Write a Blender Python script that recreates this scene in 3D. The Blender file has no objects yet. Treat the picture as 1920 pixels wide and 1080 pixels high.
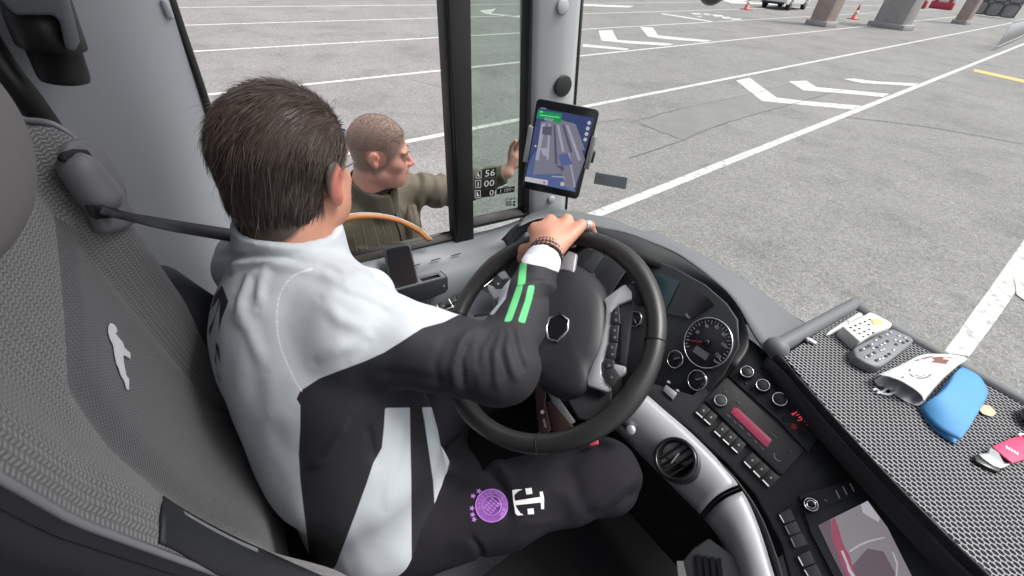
import bpy, bmesh, math, random
import numpy as np
from mathutils import Vector, Matrix, noise as mnoise
from mathutils.bvhtree import BVHTree
random.seed(4); RNG=np.random.default_rng(4)
R=math.radians
scn=bpy.context.scene; COL=scn.collection
# ---------------------------------------------------------------- camera
F=784.0                                    # focal length in pixels of a 1920 wide picture
Yd=np.array([1601,509,F]);Yd/=np.linalg.norm(Yd)
Zd=-np.array([-84,-960,F]);Zd/=np.linalg.norm(Zd);Zd=Zd-Yd*(Zd@Yd);Zd/=np.linalg.norm(Zd)
Xd=-np.cross(Yd,Zd)
if Xd[0]<0: Xd=-Xd
CAM=np.array([0,0,2.25])                   # world: x to the bus's right, y forward, z up from the asphalt
cd=bpy.data.cameras.new('camera'); cam=bpy.data.objects.new('camera',cd); COL.objects.link(cam)
cd.sensor_width=36; cd.lens=36*F/1920; cd.clip_start=.02; cd.clip_end=600
cr=Vector((Xd[0],Yd[0],Zd[0])); cu=Vector((Xd[1],Yd[1],Zd[1])); cf=Vector((Xd[2],Yd[2],Zd[2]))
M=Matrix((( cr.x,cu.x,-cf.x,CAM[0]),(cr.y,cu.y,-cf.y,CAM[1]),(cr.z,cu.z,-cf.z,CAM[2]),(0,0,0,1)))
cam.matrix_world=M; scn.camera=cam
# ---------------------------------------------------------------- world, sun, exposure
SUN_EL,SUN_AZ=R(52),R(-150)                # overcast: high soft sun behind cloud
w=bpy.data.worlds.new('World'); scn.world=w; w.use_nodes=True; nt=w.node_tree
sky=nt.nodes.new('ShaderNodeTexSky'); sky.sky_type='NISHITA'; sky.sun_disc=False
sky.sun_elevation=SUN_EL; sky.sun_rotation=SUN_AZ; sky.air_density=1.0; sky.dust_density=6.0
hs=nt.nodes.new('ShaderNodeHueSaturation'); hs.inputs['Saturation'].default_value=.35
nt.links.new(sky.outputs[0],hs.inputs['Color']); nt.links.new(hs.outputs[0],nt.nodes['Background'].inputs[0])
nt.nodes['Background'].inputs[1].default_value=.15
sl=bpy.data.lights.new('sun','SUN'); sl.energy=1.2; sl.angle=R(16); sl.color=(1,.97,.93)
so=bpy.data.objects.new('sun',sl); COL.objects.link(so); so.location=(0,0,30)
sdir=Vector((.25,.42,.87)).normalized()
so.rotation_euler=sdir.to_track_quat('Z','Y').to_euler()
sky.sun_elevation=math.asin(sdir.z); sky.sun_rotation=math.atan2(sdir.x,sdir.y)
vs=scn.view_settings; vs.view_transform='Standard'; vs.look='None'; vs.exposure=.92; vs.gamma=1; vs.use_curve_mapping=False
try:
    scn.cycles.use_denoising=True; scn.cycles.max_bounces=8; scn.cycles.transparent_max_bounces=12
    scn.cycles.sample_clamp_indirect=4
except Exception: pass
# ---------------------------------------------------------------- mapping helpers
def ray(px,py):
    d=np.array([px-960,540-py,F]);d/=np.linalg.norm(d);return np.array([d@Xd,d@Yd,d@Zd])
def W(px,py,x=None,y=None,z=None,r=None):
    d=ray(px,py)
    if r is None: r=(x-CAM[0])/d[0] if x is not None else (y-CAM[1])/d[1] if y is not None else (z-CAM[2])/d[2]
    return CAM+d*r
def onp(px,py,pl,h=0):
    c,n=pl; c=c+n*h; d=ray(px,py); return CAM+d*(((c-CAM)@n)/(d@n))
def pixa(P):
    q=np.asarray(P,float)-CAM; c=q@np.array([Xd,Yd,Zd]); z=np.maximum(c[...,2],1e-3)
    return np.stack([960+c[...,0]/z*F,540-c[...,1]/z*F],-1)
def plane(c,n): n=np.array(n,float); return (np.array(c,float),n/np.linalg.norm(n))
def nrm(v): v=np.array(v,float); return v/np.linalg.norm(v)
# ---------------------------------------------------------------- materials
MT={}
def mat(name,rgb,rough=.6,metal=0,bump=0,bscale=200,var=0,vscale=8,spec=.5,emit=None,es=1,alpha=None,coat=0,sheen=0,bdist=.002):
    m=bpy.data.materials.new(name); m.use_nodes=True; n=m.node_tree; b=n.nodes['Principled BSDF']
    b.inputs['Base Color'].default_value=(*rgb,1); b.inputs['Roughness'].default_value=rough; b.inputs['Metallic'].default_value=metal
    b.inputs['Specular IOR Level'].default_value=spec; b.inputs['Coat Weight'].default_value=coat; b.inputs['Sheen Weight'].default_value=sheen
    tc=n.nodes.new('ShaderNodeTexCoord')
    if var:
        t=n.nodes.new('ShaderNodeTexNoise'); t.inputs['Scale'].default_value=vscale; t.inputs['Detail'].default_value=5
        n.links.new(tc.outputs['Object'],t.inputs['Vector'])
        r=n.nodes.new('ShaderNodeMapRange'); r.inputs[1].default_value=.3; r.inputs[2].default_value=.7
        r.inputs[3].default_value=1-var; r.inputs[4].default_value=1+var; n.links.new(t.outputs[0],r.inputs[0])
        x=n.nodes.new('ShaderNodeMix'); x.data_type='RGBA'; x.blend_type='MULTIPLY'; x.inputs[0].default_value=1
        x.inputs[6].default_value=(*rgb,1); n.links.new(r.outputs[0],x.inputs[7]); n.links.new(x.outputs[2],b.inputs['Base Color'])
        r2=n.nodes.new('ShaderNodeMapRange'); r2.inputs[1].default_value=.3;r2.inputs[2].default_value=.7;r2.inputs[3].default_value=max(rough-.08,0);r2.inputs[4].default_value=min(rough+.08,1)
        n.links.new(t.outputs[0],r2.inputs[0]); n.links.new(r2.outputs[0],b.inputs['Roughness'])
    if bump:
        t=n.nodes.new('ShaderNodeTexNoise'); t.inputs['Scale'].default_value=bscale; t.inputs['Detail'].default_value=3
        n.links.new(tc.outputs['Object'],t.inputs['Vector'])
        bp=n.nodes.new('ShaderNodeBump'); bp.inputs['Strength'].default_value=bump; bp.inputs['Distance'].default_value=bdist
        n.links.new(t.outputs[0],bp.inputs['Height']); n.links.new(bp.outputs[0],b.inputs['Normal'])
    if emit is not None:
        b.inputs['Emission Color'].default_value=(*emit,1); b.inputs['Emission Strength'].default_value=es
    MT[name]=m; return m
def glass(name,tint,refl=.06,rough=.02):
    m=bpy.data.materials.new(name); m.use_nodes=True; n=m.node_tree; n.nodes.remove(n.nodes['Principled BSDF'])
    o=n.nodes['Material Output']; t=n.nodes.new('ShaderNodeBsdfTransparent'); t.inputs[0].default_value=(*tint,1)
    g=n.nodes.new('ShaderNodeBsdfGlossy'); g.inputs['Roughness'].default_value=rough
    fr=n.nodes.new('ShaderNodeFresnel'); fr.inputs[0].default_value=1.35
    mm=n.nodes.new('ShaderNodeMath'); mm.operation='MULTIPLY'; mm.inputs[1].default_value=refl/.04; n.links.new(fr.outputs[0],mm.inputs[0])
    x=n.nodes.new('ShaderNodeMixShader'); mm.use_clamp=True; n.links.new(mm.outputs[0],x.inputs[0]); n.links.new(t.outputs[0],x.inputs[1]); n.links.new(g.outputs[0],x.inputs[2]); n.links.new(x.outputs[0],o.inputs[0])
    MT[name]=m; return m
def N(n,typ,**k):
    o=n.nodes.new(typ)
    for a,v in k.items(): setattr(o,a,v)
    return o
def mth(n,op,a,b=None,c=None):
    o=n.nodes.new('ShaderNodeMath'); o.operation=op
    for i,v in enumerate((a,b,c)):
        if v is None: continue
        if isinstance(v,(int,float)): o.inputs[i].default_value=v
        else: n.links.new(v,o.inputs[i])
    return o.outputs[0]
mat('wall_grey',(.46,.475,.51),.55,bump=.15,bscale=900,bdist=.0005,var=.03,vscale=4)
mat('pillar_grey',(.40,.42,.43),.5,bump=.1,bscale=900,bdist=.0005)
mat('panel_grey',(.15,.165,.18),.5,bump=.15,bscale=900,bdist=.0005,var=.03,vscale=5)
mat('dash_grey',(.13,.135,.145),.6,bump=.3,bscale=1100,bdist=.0006,var=.05,vscale=6)
mat('dash_black',(.018,.019,.022),.55,bump=.3,bscale=1300,bdist=.0005,var=.1,vscale=9)
mat('dash_dark',(.032,.034,.038),.6,bump=.3,bscale=1300,bdist=.0005,var=.1,vscale=9)
mat('gloss_black',(.012,.012,.014),.18)
mat('rubber',(.015,.015,.016),.55,var=.1)
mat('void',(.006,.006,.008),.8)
mat('silver',(.42,.42,.45),.5,metal=.4,var=.04,vscale=20,bump=.05,bscale=2500,bdist=.0003)
mat('chrome',(.8,.8,.82),.15,metal=1)
mat('steel_grey',(.35,.36,.37),.4,metal=.6)
mat('leather',(.022,.021,.022),.38,bump=.35,bscale=900,bdist=.0006,var=.1,vscale=15)
mat('smooth_hub',(.025,.025,.029),.5,bump=.2,bscale=1500,bdist=.0004)
mat('mark',(.75,.75,.75),.6)
mat('mark_dim',(.30,.30,.31),.6)
mat('red_led',(.3,.02,.04),.5,emit=(1,.08,.15),es=.45)
mat('radio_red',(.25,.04,.08),.3,emit=(.75,.08,.18),es=.07)
mat('needle_red',(.5,.05,.06),.5)
mat('pale_yellow',(.55,.53,.22),.4)
mat('white_plastic',(.62,.62,.60),.4,var=.03)
mat('case_grey',(.16,.165,.18),.45,var=.05)
mat('blue_foam',(.065,.26,.54),.55,bump=.1,bscale=800,var=.05)
mat('pink',(.72,.03,.13),.5,bump=.2,bscale=900)
mat('peach',(.62,.42,.30),.6,var=.05)
mat('cloth_white',(.68,.68,.70),.8,bump=.3,bscale=700)
mat('brown_print',(.20,.08,.07),.8)
mat('grey_print',(.16,.15,.17),.8)
mat('wood_orange',(.42,.17,.055),.45,var=.1,vscale=30)
mat('brown_leather',(.035,.015,.014),.4,var=.15,vscale=40)
mat('seat_dark',(.018,.019,.024),.6,bump=.2,bscale=900,var=.08)
mat('seat_headrest',(.17,.155,.16),.75,bump=.15,bscale=1200)
mat('seat_plastic',(.14,.14,.15),.5,bump=.1,bscale=900)
mat('piping',(.20,.20,.22),.45)
mat('belt',(.018,.020,.026),.6,bump=.4,bscale=1500)
mat('skin',(.56,.30,.21),.5,var=.07,vscale=30,bump=.12,bscale=500)
mat('hair_dark',(.048,.033,.027),.42,var=.25,vscale=60)
mat('hair_grey',(.16,.14,.125),.45)
mat('hair_brown',(.13,.088,.068),.5)
mat('beard_grey',(.45,.42,.38),.5)
mat('buzz',(.27,.185,.145),.6)
mat('eye_white',(.75,.72,.70),.2)
mat('iris',(.05,.07,.08),.2)
mat('teeth',(.7,.66,.6),.3)
mat('lip',(.42,.15,.12),.45)
mat('olive',(.115,.100,.070),.75,bump=.35,bscale=500,var=.12,vscale=14)
mat('pants',(.013,.012,.017),.85,spec=.25,bump=.25,bscale=900,var=.10,vscale=10)
mat('purple',(.22,.07,.34),.6)
mat('purple_light',(.42,.18,.56),.6)
mat('beads',(.05,.025,.022),.3,var=.3,vscale=120)
mat('beads_light',(.20,.13,.13),.35,var=.3,vscale=120)
mat('paint_white',(.52,.515,.50),.7,var=.12,vscale=5,bump=.3,bscale=60)
mat('paint_yellow',(.50,.36,.12),.7,var=.12)
mat('patch',(.165,.163,.158),.85,bump=.6,bscale=70,var=.12,vscale=2)
mat('crack',(.07,.07,.07),.9)
mat('concrete',(.32,.31,.31),.85,var=.12,vscale=3,bump=.3,bscale=40)
mat('concrete_pink',(.34,.27,.25),.85,var=.12,vscale=3)
mat('car_silver',(.74,.75,.77),.3,metal=.15,coat=.6)
mat('tail_red',(.5,.03,.04),.3)
mat('barrier_red',(.42,.04,.06),.5)
mat('cone_orange',(.5,.09,.07),.5)
mat('fence_white',(.5,.5,.52),.5)
mat('glass_dark',(.03,.035,.04),.1)
mat('decal_black',(.012,.012,.012),.5)
mat('decal_grey',(.16,.17,.17),.6)
mat('sticker',(.26,.30,.31),.6)
mat('screen_bg',(.02,.03,.08),.2,emit=(.015,.022,.06),es=1)
mat('screen_blue',(.03,.04,.1),.2,emit=(.036,.050,.115),es=1)
mat('screen_road',(.1,.1,.12),.2,emit=(.068,.068,.09),es=1)
mat('screen_light',(.2,.2,.25),.2,emit=(.12,.12,.15),es=1)
mat('screen_dark',(.03,.03,.04),.2,emit=(.035,.035,.055),es=1)
mat('screen_green',(.01,.15,.05),.2,emit=(.005,.09,.03),es=1)
mat('screen_green_light',(.05,.4,.15),.2,emit=(.04,.24,.09),es=1)
mat('monitor_grey',(.1,.1,.1),.2,emit=(.11,.10,.11),es=1)
mat('monitor_red',(.1,.02,.04),.2,emit=(.14,.035,.055),es=1)
mat('monitor_dark',(.05,.04,.05),.2,emit=(.06,.045,.055),es=1)
mat('monitor_light',(.2,.2,.2),.2,emit=(.20,.19,.21),es=1)
mat('teal_screen',(.04,.09,.10),.25)
mat('dial',(.022,.022,.026),.5)
glass('windshield_glass',(.86,.885,.865),.03)
glass('quarter_glass',(.74,.80,.765),.04)
glass('film',(.80,.80,.76),.01,.3)
def white_lens():
    m=glass('lens_glass',(.9,.9,.9),.3); return m
white_lens()
# asphalt
def asphalt():
    m=mat('asphalt',(.2,.2,.2),.9); n=m.node_tree; b=n.nodes['Principled BSDF']; tc=n.nodes.new('ShaderNodeTexCoord')
    def nz(s,d=4,r=.6):
        t=N(n,'ShaderNodeTexNoise'); t.inputs['Scale'].default_value=s; t.inputs['Detail'].default_value=d; t.inputs['Roughness'].default_value=r; n.links.new(tc.outputs['Object'],t.inputs['Vector']); return t.outputs[0]
    v=N(n,'ShaderNodeTexVoronoi'); v.inputs['Scale'].default_value=110; n.links.new(tc.outputs['Object'],v.inputs['Vector'])
    vc=N(n,'ShaderNodeSeparateColor'); n.links.new(v.outputs['Color'],vc.inputs[0])
    v2=N(n,'ShaderNodeTexVoronoi'); v2.inputs['Scale'].default_value=30; n.links.new(tc.outputs['Object'],v2.inputs['Vector'])
    vc2=N(n,'ShaderNodeSeparateColor'); n.links.new(v2.outputs['Color'],vc2.inputs[0])
    sp=mth(n,'ADD',mth(n,'MULTIPLY',mth(n,'POWER',vc.outputs[0],2.0),.62),mth(n,'MULTIPLY',vc2.outputs[1],.22))
    big=mth(n,'ADD',mth(n,'MULTIPLY',nz(.35,6),.50),mth(n,'MULTIPLY',nz(2.5,6,.7),.26))
    val=mth(n,'MULTIPLY',mth(n,'ADD',sp,.50),mth(n,'ADD',big,.46))
    st_=N(n,'ShaderNodeMapRange');st_.inputs[1].default_value=.50;st_.inputs[2].default_value=.66;st_.inputs[3].default_value=1.0;st_.inputs[4].default_value=.80;n.links.new(nz(.9,7,.65),st_.inputs[0]);val=mth(n,'MULTIPLY',mth(n,'MULTIPLY',val,st_.outputs[0]),.282)
    cb=N(n,'ShaderNodeCombineColor'); n.links.new(mth(n,'MULTIPLY',val,1.0),cb.inputs[0]); n.links.new(mth(n,'MULTIPLY',val,.975),cb.inputs[1]); n.links.new(mth(n,'MULTIPLY',val,.952),cb.inputs[2])
    n.links.new(cb.outputs[0],b.inputs['Base Color'])
    bp=N(n,'ShaderNodeBump'); bp.inputs['Strength'].default_value=.6; bp.inputs['Distance'].default_value=.006; n.links.new(vc.outputs[0],bp.inputs['Height']); n.links.new(bp.outputs[0],b.inputs['Normal'])
asphalt()
def wear(name,thr):
    m=MT[name];n=m.node_tree;b=n.nodes['Principled BSDF'];tc=N(n,'ShaderNodeTexCoord')
    t=N(n,'ShaderNodeTexNoise');t.inputs['Scale'].default_value=9;t.inputs['Detail'].default_value=9;t.inputs['Roughness'].default_value=.75;n.links.new(tc.outputs['Object'],t.inputs['Vector'])
    r=N(n,'ShaderNodeMapRange');r.inputs[1].default_value=thr;r.inputs[2].default_value=thr+.10;n.links.new(t.outputs[0],r.inputs[0])
    src=b.inputs['Base Color'].links[0].from_socket;x=N(n,'ShaderNodeMix',data_type='RGBA');n.links.new(r.outputs[0],x.inputs[0]);n.links.new(src,x.inputs[6]);x.inputs[7].default_value=(.26,.25,.24,1);n.links.new(x.outputs[2],b.inputs['Base Color'])
wear('paint_white',.50)
# knitted seat cloth: rows of small slanting loops (world-size pattern in object x/z)
def knit():
    m=mat('seat_knit',(.1,.1,.1),.85,sheen=.2); n=m.node_tree; b=n.nodes['Principled BSDF']; tc=N(n,'ShaderNodeTexCoord')
    s=N(n,'ShaderNodeSeparateXYZ'); n.links.new(tc.outputs['Object'],s.inputs[0])
    u=mth(n,'MULTIPLY',s.outputs[0],1/.0060); v=mth(n,'MULTIPLY',s.outputs[2],1/.0048)
    ff=mth(n,'PINGPONG',u,1.0)                    # zigzag
    d=mth(n,'FRACT',mth(n,'ADD',v,mth(n,'MULTIPLY',ff,.6)))
    hh=mth(n,'PINGPONG',d,.5); hh=mth(n,'MULTIPLY',hh,2.0)
    g=mth(n,'SMOOTH_MIN',hh,mth(n,'ADD',mth(n,'MULTIPLY',mth(n,'PINGPONG',u,.5),2.0),.25),.3)
    cr_=N(n,'ShaderNodeMapRange'); n.links.new(g,cr_.inputs[0]); cr_.inputs[1].default_value=.1; cr_.inputs[2].default_value=.9; cr_.inputs[3].default_value=.45; cr_.inputs[4].default_value=1.25
    x=N(n,'ShaderNodeMix',data_type='RGBA',blend_type='MULTIPLY'); x.inputs[0].default_value=1; x.inputs[6].default_value=(.19,.184,.19,1); n.links.new(cr_.outputs[0],x.inputs[7]); n.links.new(x.outputs[2],b.inputs['Base Color'])
    bp=N(n,'ShaderNodeBump'); bp.inputs['Strength'].default_value=.8; bp.inputs['Distance'].default_value=.0012; n.links.new(g,bp.inputs['Height']); n.links.new(bp.outputs[0],b.inputs['Normal'])
    m2=mat('seat_knit_fine',(.1,.1,.1),.85,sheen=.2); n=m2.node_tree; b=n.nodes['Principled BSDF']; tc=N(n,'ShaderNodeTexCoord')
    s=N(n,'ShaderNodeSeparateXYZ'); n.links.new(tc.outputs['Object'],s.inputs[0])
    a=mth(n,'SINE',mth(n,'MULTIPLY',s.outputs[0],2*math.pi/.0052)); c=mth(n,'SINE',mth(n,'MULTIPLY',s.outputs[2],2*math.pi/.0052))
    g=mth(n,'MULTIPLY',a,c)
    cr_=N(n,'ShaderNodeMapRange'); n.links.new(g,cr_.inputs[0]); cr_.inputs[1].default_value=-1; cr_.inputs[3].default_value=.6; cr_.inputs[4].default_value=1.35
    x=N(n,'ShaderNodeMix',data_type='RGBA',blend_type='MULTIPLY'); x.inputs[0].default_value=1; x.inputs[6].default_value=(.088,.088,.094,1); n.links.new(cr_.outputs[0],x.inputs[7]); n.links.new(x.outputs[2],b.inputs['Base Color'])
    bp=N(n,'ShaderNodeBump'); bp.inputs['Strength'].default_value=.6; bp.inputs['Distance'].default_value=.0008; n.links.new(g,bp.inputs['Height']); n.links.new(bp.outputs[0],b.inputs['Normal'])
knit()
# woven anti-slip mat: staggered oval holes between pale strands
def webbing():
    m=mat('mesh_mat',(.1,.1,.1),.85,spec=.15); n=m.node_tree; b=n.nodes['Principled BSDF']; tc=N(n,'ShaderNodeTexCoord')
    s=N(n,'ShaderNodeSeparateXYZ'); n.links.new(tc.outputs['Object'],s.inputs[0])
    wx,wy=.0082,.0078
    u=mth(n,'DIVIDE',s.outputs[0],wx); v=mth(n,'DIVIDE',s.outputs[1],wy)
    row=mth(n,'FLOOR',v); off=mth(n,'MULTIPLY',mth(n,'MODULO',row,2.0),.5)
    uu=mth(n,'SUBTRACT',mth(n,'FRACT',mth(n,'ADD',mth(n,'ADD',u,off),100)),.5); vv=mth(n,'SUBTRACT',mth(n,'FRACT',mth(n,'ADD',v,100)),.5)
    dd=mth(n,'ADD',mth(n,'POWER',mth(n,'ABSOLUTE',mth(n,'MULTIPLY',uu,2.05)),2.4),mth(n,'POWER',mth(n,'ABSOLUTE',mth(n,'MULTIPLY',vv,2.35)),2.4))
    st=N(n,'ShaderNodeMapRange'); n.links.new(dd,st.inputs[0]); st.inputs[1].default_value=.55; st.inputs[2].default_value=1.1
    x=N(n,'ShaderNodeMix',data_type='RGBA'); n.links.new(st.outputs[0],x.inputs[0]); x.inputs[6].default_value=(.016,.016,.019,1); x.inputs[7].default_value=(.32,.315,.33,1); n.links.new(x.outputs[2],b.inputs['Base Color'])
    bp=N(n,'ShaderNodeBump'); bp.inputs['Strength'].default_value=.7; bp.inputs['Distance'].default_value=.0025; n.links.new(dd,bp.inputs['Height']); bp2=st.outputs[0]; n.links.new(bp2,bp.inputs['Height']); n.links.new(bp.outputs[0],b.inputs['Normal'])
webbing()
# two and three colour cloth driven by vertex masks (signed distance, in mm-like units, to the seam lines)
def masked(name,base,layers,rough=.75,bump=.25,bscale=700,var=.04,soft=1.0):
    m=mat(name,base,rough,bump=bump,bscale=bscale); n=m.node_tree; b=n.nodes['Principled BSDF']
    tc=N(n,'ShaderNodeTexCoord'); t=N(n,'ShaderNodeTexNoise'); t.inputs['Scale'].default_value=9; n.links.new(tc.outputs['Object'],t.inputs['Vector'])
    last=None
    for attr,colr in layers:
        a=N(n,'ShaderNodeAttribute'); a.attribute_name=attr
        r=N(n,'ShaderNodeMapRange'); n.links.new(a.outputs['Fac'],r.inputs[0]); r.inputs[1].default_value=-soft; r.inputs[2].default_value=soft; r.inputs[3].default_value=1; r.inputs[4].default_value=0
        x=N(n,'ShaderNodeMix',data_type='RGBA'); n.links.new(r.outputs[0],x.inputs[0]); x.inputs[6].default_value=(*base,1)
        if last is not None: n.links.new(last,x.inputs[6])
        x.inputs[7].default_value=(*colr,1); last=x.outputs[2]
    r=N(n,'ShaderNodeMapRange'); r.inputs[1].default_value=.3;r.inputs[2].default_value=.7;r.inputs[3].default_value=1-var;r.inputs[4].default_value=1+var; n.links.new(t.outputs[0],r.inputs[0])
    x=N(n,'ShaderNodeMix',data_type='RGBA',blend_type='MULTIPLY'); x.inputs[0].default_value=1; n.links.new(last,x.inputs[6]); n.links.new(r.outputs[0],x.inputs[7]); n.links.new(x.outputs[2],b.inputs['Base Color'])
    return m
masked('jacket_cloth',(.50,.535,.57),[('black',(.013,.013,.017)),('green',(.10,.48,.18)),('white',(.7,.72,.74))],bump=.2)
masked('skin_driver',(.50,.24,.165),[('scalp',(.06,.042,.034)),('lips',(.4,.15,.12)),('flush',(.50,.17,.13))],rough=.5,bump=.12,bscale=500,soft=3)
masked('skin_man',(.70,.355,.28),[('flush',(.74,.31,.25)),('scalp',(.33,.22,.172)),('lips',(.42,.16,.13))],rough=.5,bump=.12,bscale=400,soft=6)
# ---------------------------------------------------------------- object helpers
def rootloc(o):
    while o.parent: o=o.parent
    return np.array(o.location)
def thing(name,label,cat,loc,group=None):
    o=bpy.data.objects.new(name,None); COL.objects.link(o); o.location=loc; o.empty_display_size=.05
    o['label']=label; o['category']=cat
    if group: o['group']=group
    return o
def tag(o,label,cat,group=None):
    o['label']=label; o['category']=cat
    if group: o['group']=group
    return o
def link(name,V,Fc,m,parent=None,smooth=False,origin=None,label=None,mats=None,fm=None):
    V=np.asarray(V,float)
    if parent is not None: org=rootloc(parent)
    else:
        org=np.array(origin) if origin is not None else np.array([(V[:,0].min()+V[:,0].max())/2,(V[:,1].min()+V[:,1].max())/2,V[:,2].min()])
    me=bpy.data.meshes.new(name); me.from_pydata((V-org).tolist(),[],[list(map(int,f)) for f in Fc]); me.validate()
    for k in ([m] if mats is None else mats): me.materials.append(MT[k])
    if fm is not None:
        me.polygons.foreach_set('material_index',list(fm))
    if smooth: me.polygons.foreach_set('use_smooth',[True]*len(me.polygons))
    o=bpy.data.objects.new(name,me); COL.objects.link(o)
    if parent is None: o.location=org
    else: o.parent=parent
    if label: o['label']=label
    return o
def bev(o,wd,seg=2,ang=35):
    b=o.modifiers.new('bevel','BEVEL'); b.width=wd; b.segments=seg; b.limit_method='ANGLE'; b.angle_limit=R(ang); b.harden_normals=False
    for p in o.data.polygons: p.use_smooth=True
    return o
def fixn(o):
    bm=bmesh.new(); bm.from_mesh(o.data); bmesh.ops.recalc_face_normals(bm,faces=bm.faces); bm.to_mesh(o.data); bm.free(); return o
class G:                                   # collects pieces of one mesh
    def __init__(s): s.V=[];s.F=[];s.n=0
    def add(s,V,Fc):
        s.V.append(np.asarray(V,float)); s.F+= [[i+s.n for i in f] for f in Fc]; s.n+=len(V); return s
    def box(s,c,sz,Rm=None):
        c=np.array(c,float);h=np.array(sz)/2
        V=np.array([[x,y,z] for x in(-1,1) for y in(-1,1) for z in(-1,1)])*h
        if Rm is not None: V=V@np.asarray(Rm).T
        return s.add(V+c,[[0,1,3,2],[4,6,7,5],[0,4,5,1],[2,3,7,6],[0,2,6,4],[1,5,7,3]])
    def prism(s,B,T):                      # bottom loop, top loop
        n=len(B);return s.add(list(B)+list(T),[list(range(n))[::-1],list(range(n,2*n))]+[[i,(i+1)%n,n+(i+1)%n,n+i] for i in range(n)])
    def tube(s,P,r,seg=10,close=False,flat=1.0,up=None):
        P=[np.array(p,float) for p in P];n=len(P);rr=r if hasattr(r,'__len__') else [r]*n;V=[];u0=np.array(up) if up is not None else None
        T=[nrm((P[(i+1)%n] if close or i<n-1 else P[i])-(P[i-1] if close or i>0 else P[i])) for i in range(n)]
        if u0 is None: u0=np.array([0,0,1.]) if abs(T[0][2])<.9 else np.array([1.,0,0])
        u=u0
        for i in range(n):
            if up is not None: u=np.array(up)
            a=nrm(np.cross(T[i],u)); b_=np.cross(a,T[i]); u=b_
            for k in range(seg):
                t=2*math.pi*k/seg; V.append(P[i]+a*math.cos(t)*rr[i]+b_*math.sin(t)*rr[i]*flat)
        Fc=[[i*seg+k,i*seg+(k+1)%seg,((i+1)%n)*seg+(k+1)%seg,((i+1)%n)*seg+k] for i in range(n if close else n-1) for k in range(seg)]
        if not close: Fc+=[list(range(seg))[::-1],[(n-1)*seg+k for k in range(seg)]]
        return s.add(V,Fc)
    def disc(s,c,n,r,h,seg=32,prof=None):  # lathe about n: prof list (r,h)
        c=np.array(c,float);n=nrm(n);a=nrm(np.cross(n,[0,0,1] if abs(n[2])<.95 else [1,0,0]));b_=np.cross(n,a)
        prof=prof or [(r,0),(r,h)];V=[]
        for (q,hh) in prof:
            for k in range(seg):
                t=2*math.pi*k/seg;V.append(c+n*hh+(a*math.cos(t)+b_*math.sin(t))*q)
        m=len(prof);Fc=[[i*seg+k,i*seg+(k+1)%seg,(i+1)*seg+(k+1)%seg,(i+1)*seg+k] for i in range(m-1) for k in range(seg)]
        Fc+=[list(range(seg))[::-1],[(m-1)*seg+k for k in range(seg)]]
        return s.add(V,Fc)
    def ball(s,c,r,seg=12,ring=8,Rm=None):
        r=np.array(r if hasattr(r,'__len__') else [r]*3);V=[];
        for i in range(ring+1):
            t=math.pi*i/ring
            for k in range(seg):
                p=2*math.pi*k/seg;V.append(r*[math.sin(t)*math.cos(p),math.sin(t)*math.sin(p),math.cos(t)])
        V=np.array(V)
        if Rm is not None: V=V@np.asarray(Rm).T
        return s.add(V+np.array(c),[[i*seg+k,(i+1)*seg+k,(i+1)*seg+(k+1)%seg,i*seg+(k+1)%seg] for i in range(ring) for k in range(seg)])
    def slab(s,pts,pl,h,base=0):
        pts=list(pts);B=[onp(x,y,pl,base) for x,y in pts];T=[p+pl[1]*h for p in B];return s.prism(B,T)
    def out(s,name,m,parent=None,smooth=False,bevel=0,**k):
        o=link(name,np.concatenate(s.V),s.F,m,parent,smooth,**k); fixn(o)
        if bevel: bev(o,bevel)
        return o
def grid(rows,closeu=False):
    rows=[np.asarray(r,float) for r in rows];n=len(rows);m=len(rows[0]);V=np.concatenate(rows)
    return V,[[i*m+k,i*m+(k+1)%m,(i+1)*m+(k+1)%m,(i+1)*m+k] for i in range(n-1) for k in range(m if closeu else m-1)]
def cr(P,n):                               # Catmull-Rom resample of a polyline to n points
    P=np.asarray(P,float);Q=np.vstack([2*P[0]-P[1],P,2*P[-1]-P[-2]]);L=np.r_[0,np.cumsum(np.linalg.norm(np.diff(P,axis=0),axis=1))];o=[]
    for s_ in np.linspace(0,L[-1],n):
        i=min(np.searchsorted(L,s_,side='right')-1,len(P)-2);t=(s_-L[i])/max(L[i+1]-L[i],1e-9);a,b_,c,d=Q[i:i+4]
        o.append(.5*((2*b_)+(c-a)*t+(2*a-5*b_+4*c-d)*t*t+(3*b_-a-3*c+d)*t**3))
    return np.array(o)
def sheet(name,rows,m,parent,thick=.004,smooth=True,**k):
    V,Fc=grid(rows);o=link(name,V,Fc,m,parent,smooth,**k); fixn(o)
    s=o.modifiers.new('solid','SOLIDIFY');s.thickness=thick;s.offset=0;return o
def rows_between(A,B,n,bulge=0,bd=(0,0,1),m=None):
    A=np.asarray(A);B=np.asarray(B);bd=np.array(bd)
    return [A*(1-t)+B*t+bd*bulge*math.sin(math.pi*t) for t in np.linspace(0,1,n)]
def text_mesh(s,bold=False):
    c=bpy.data.curves.new('lettering','FONT'); c.body=s; c.size=1; c.resolution_u=2
    if bold: c.offset=.02
    o=bpy.data.objects.new('lettering',c); COL.objects.link(o); dg=bpy.context.evaluated_depsgraph_get(); dg.update()
    me=bpy.data.meshes.new_from_object(o.evaluated_get(dg)); V=np.array([v.co[:] for v in me.vertices]); Fc=[list(p.vertices) for p in me.polygons]
    bpy.data.objects.remove(o); bpy.data.meshes.remove(me); bpy.data.curves.remove(c); return V,Fc
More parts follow.
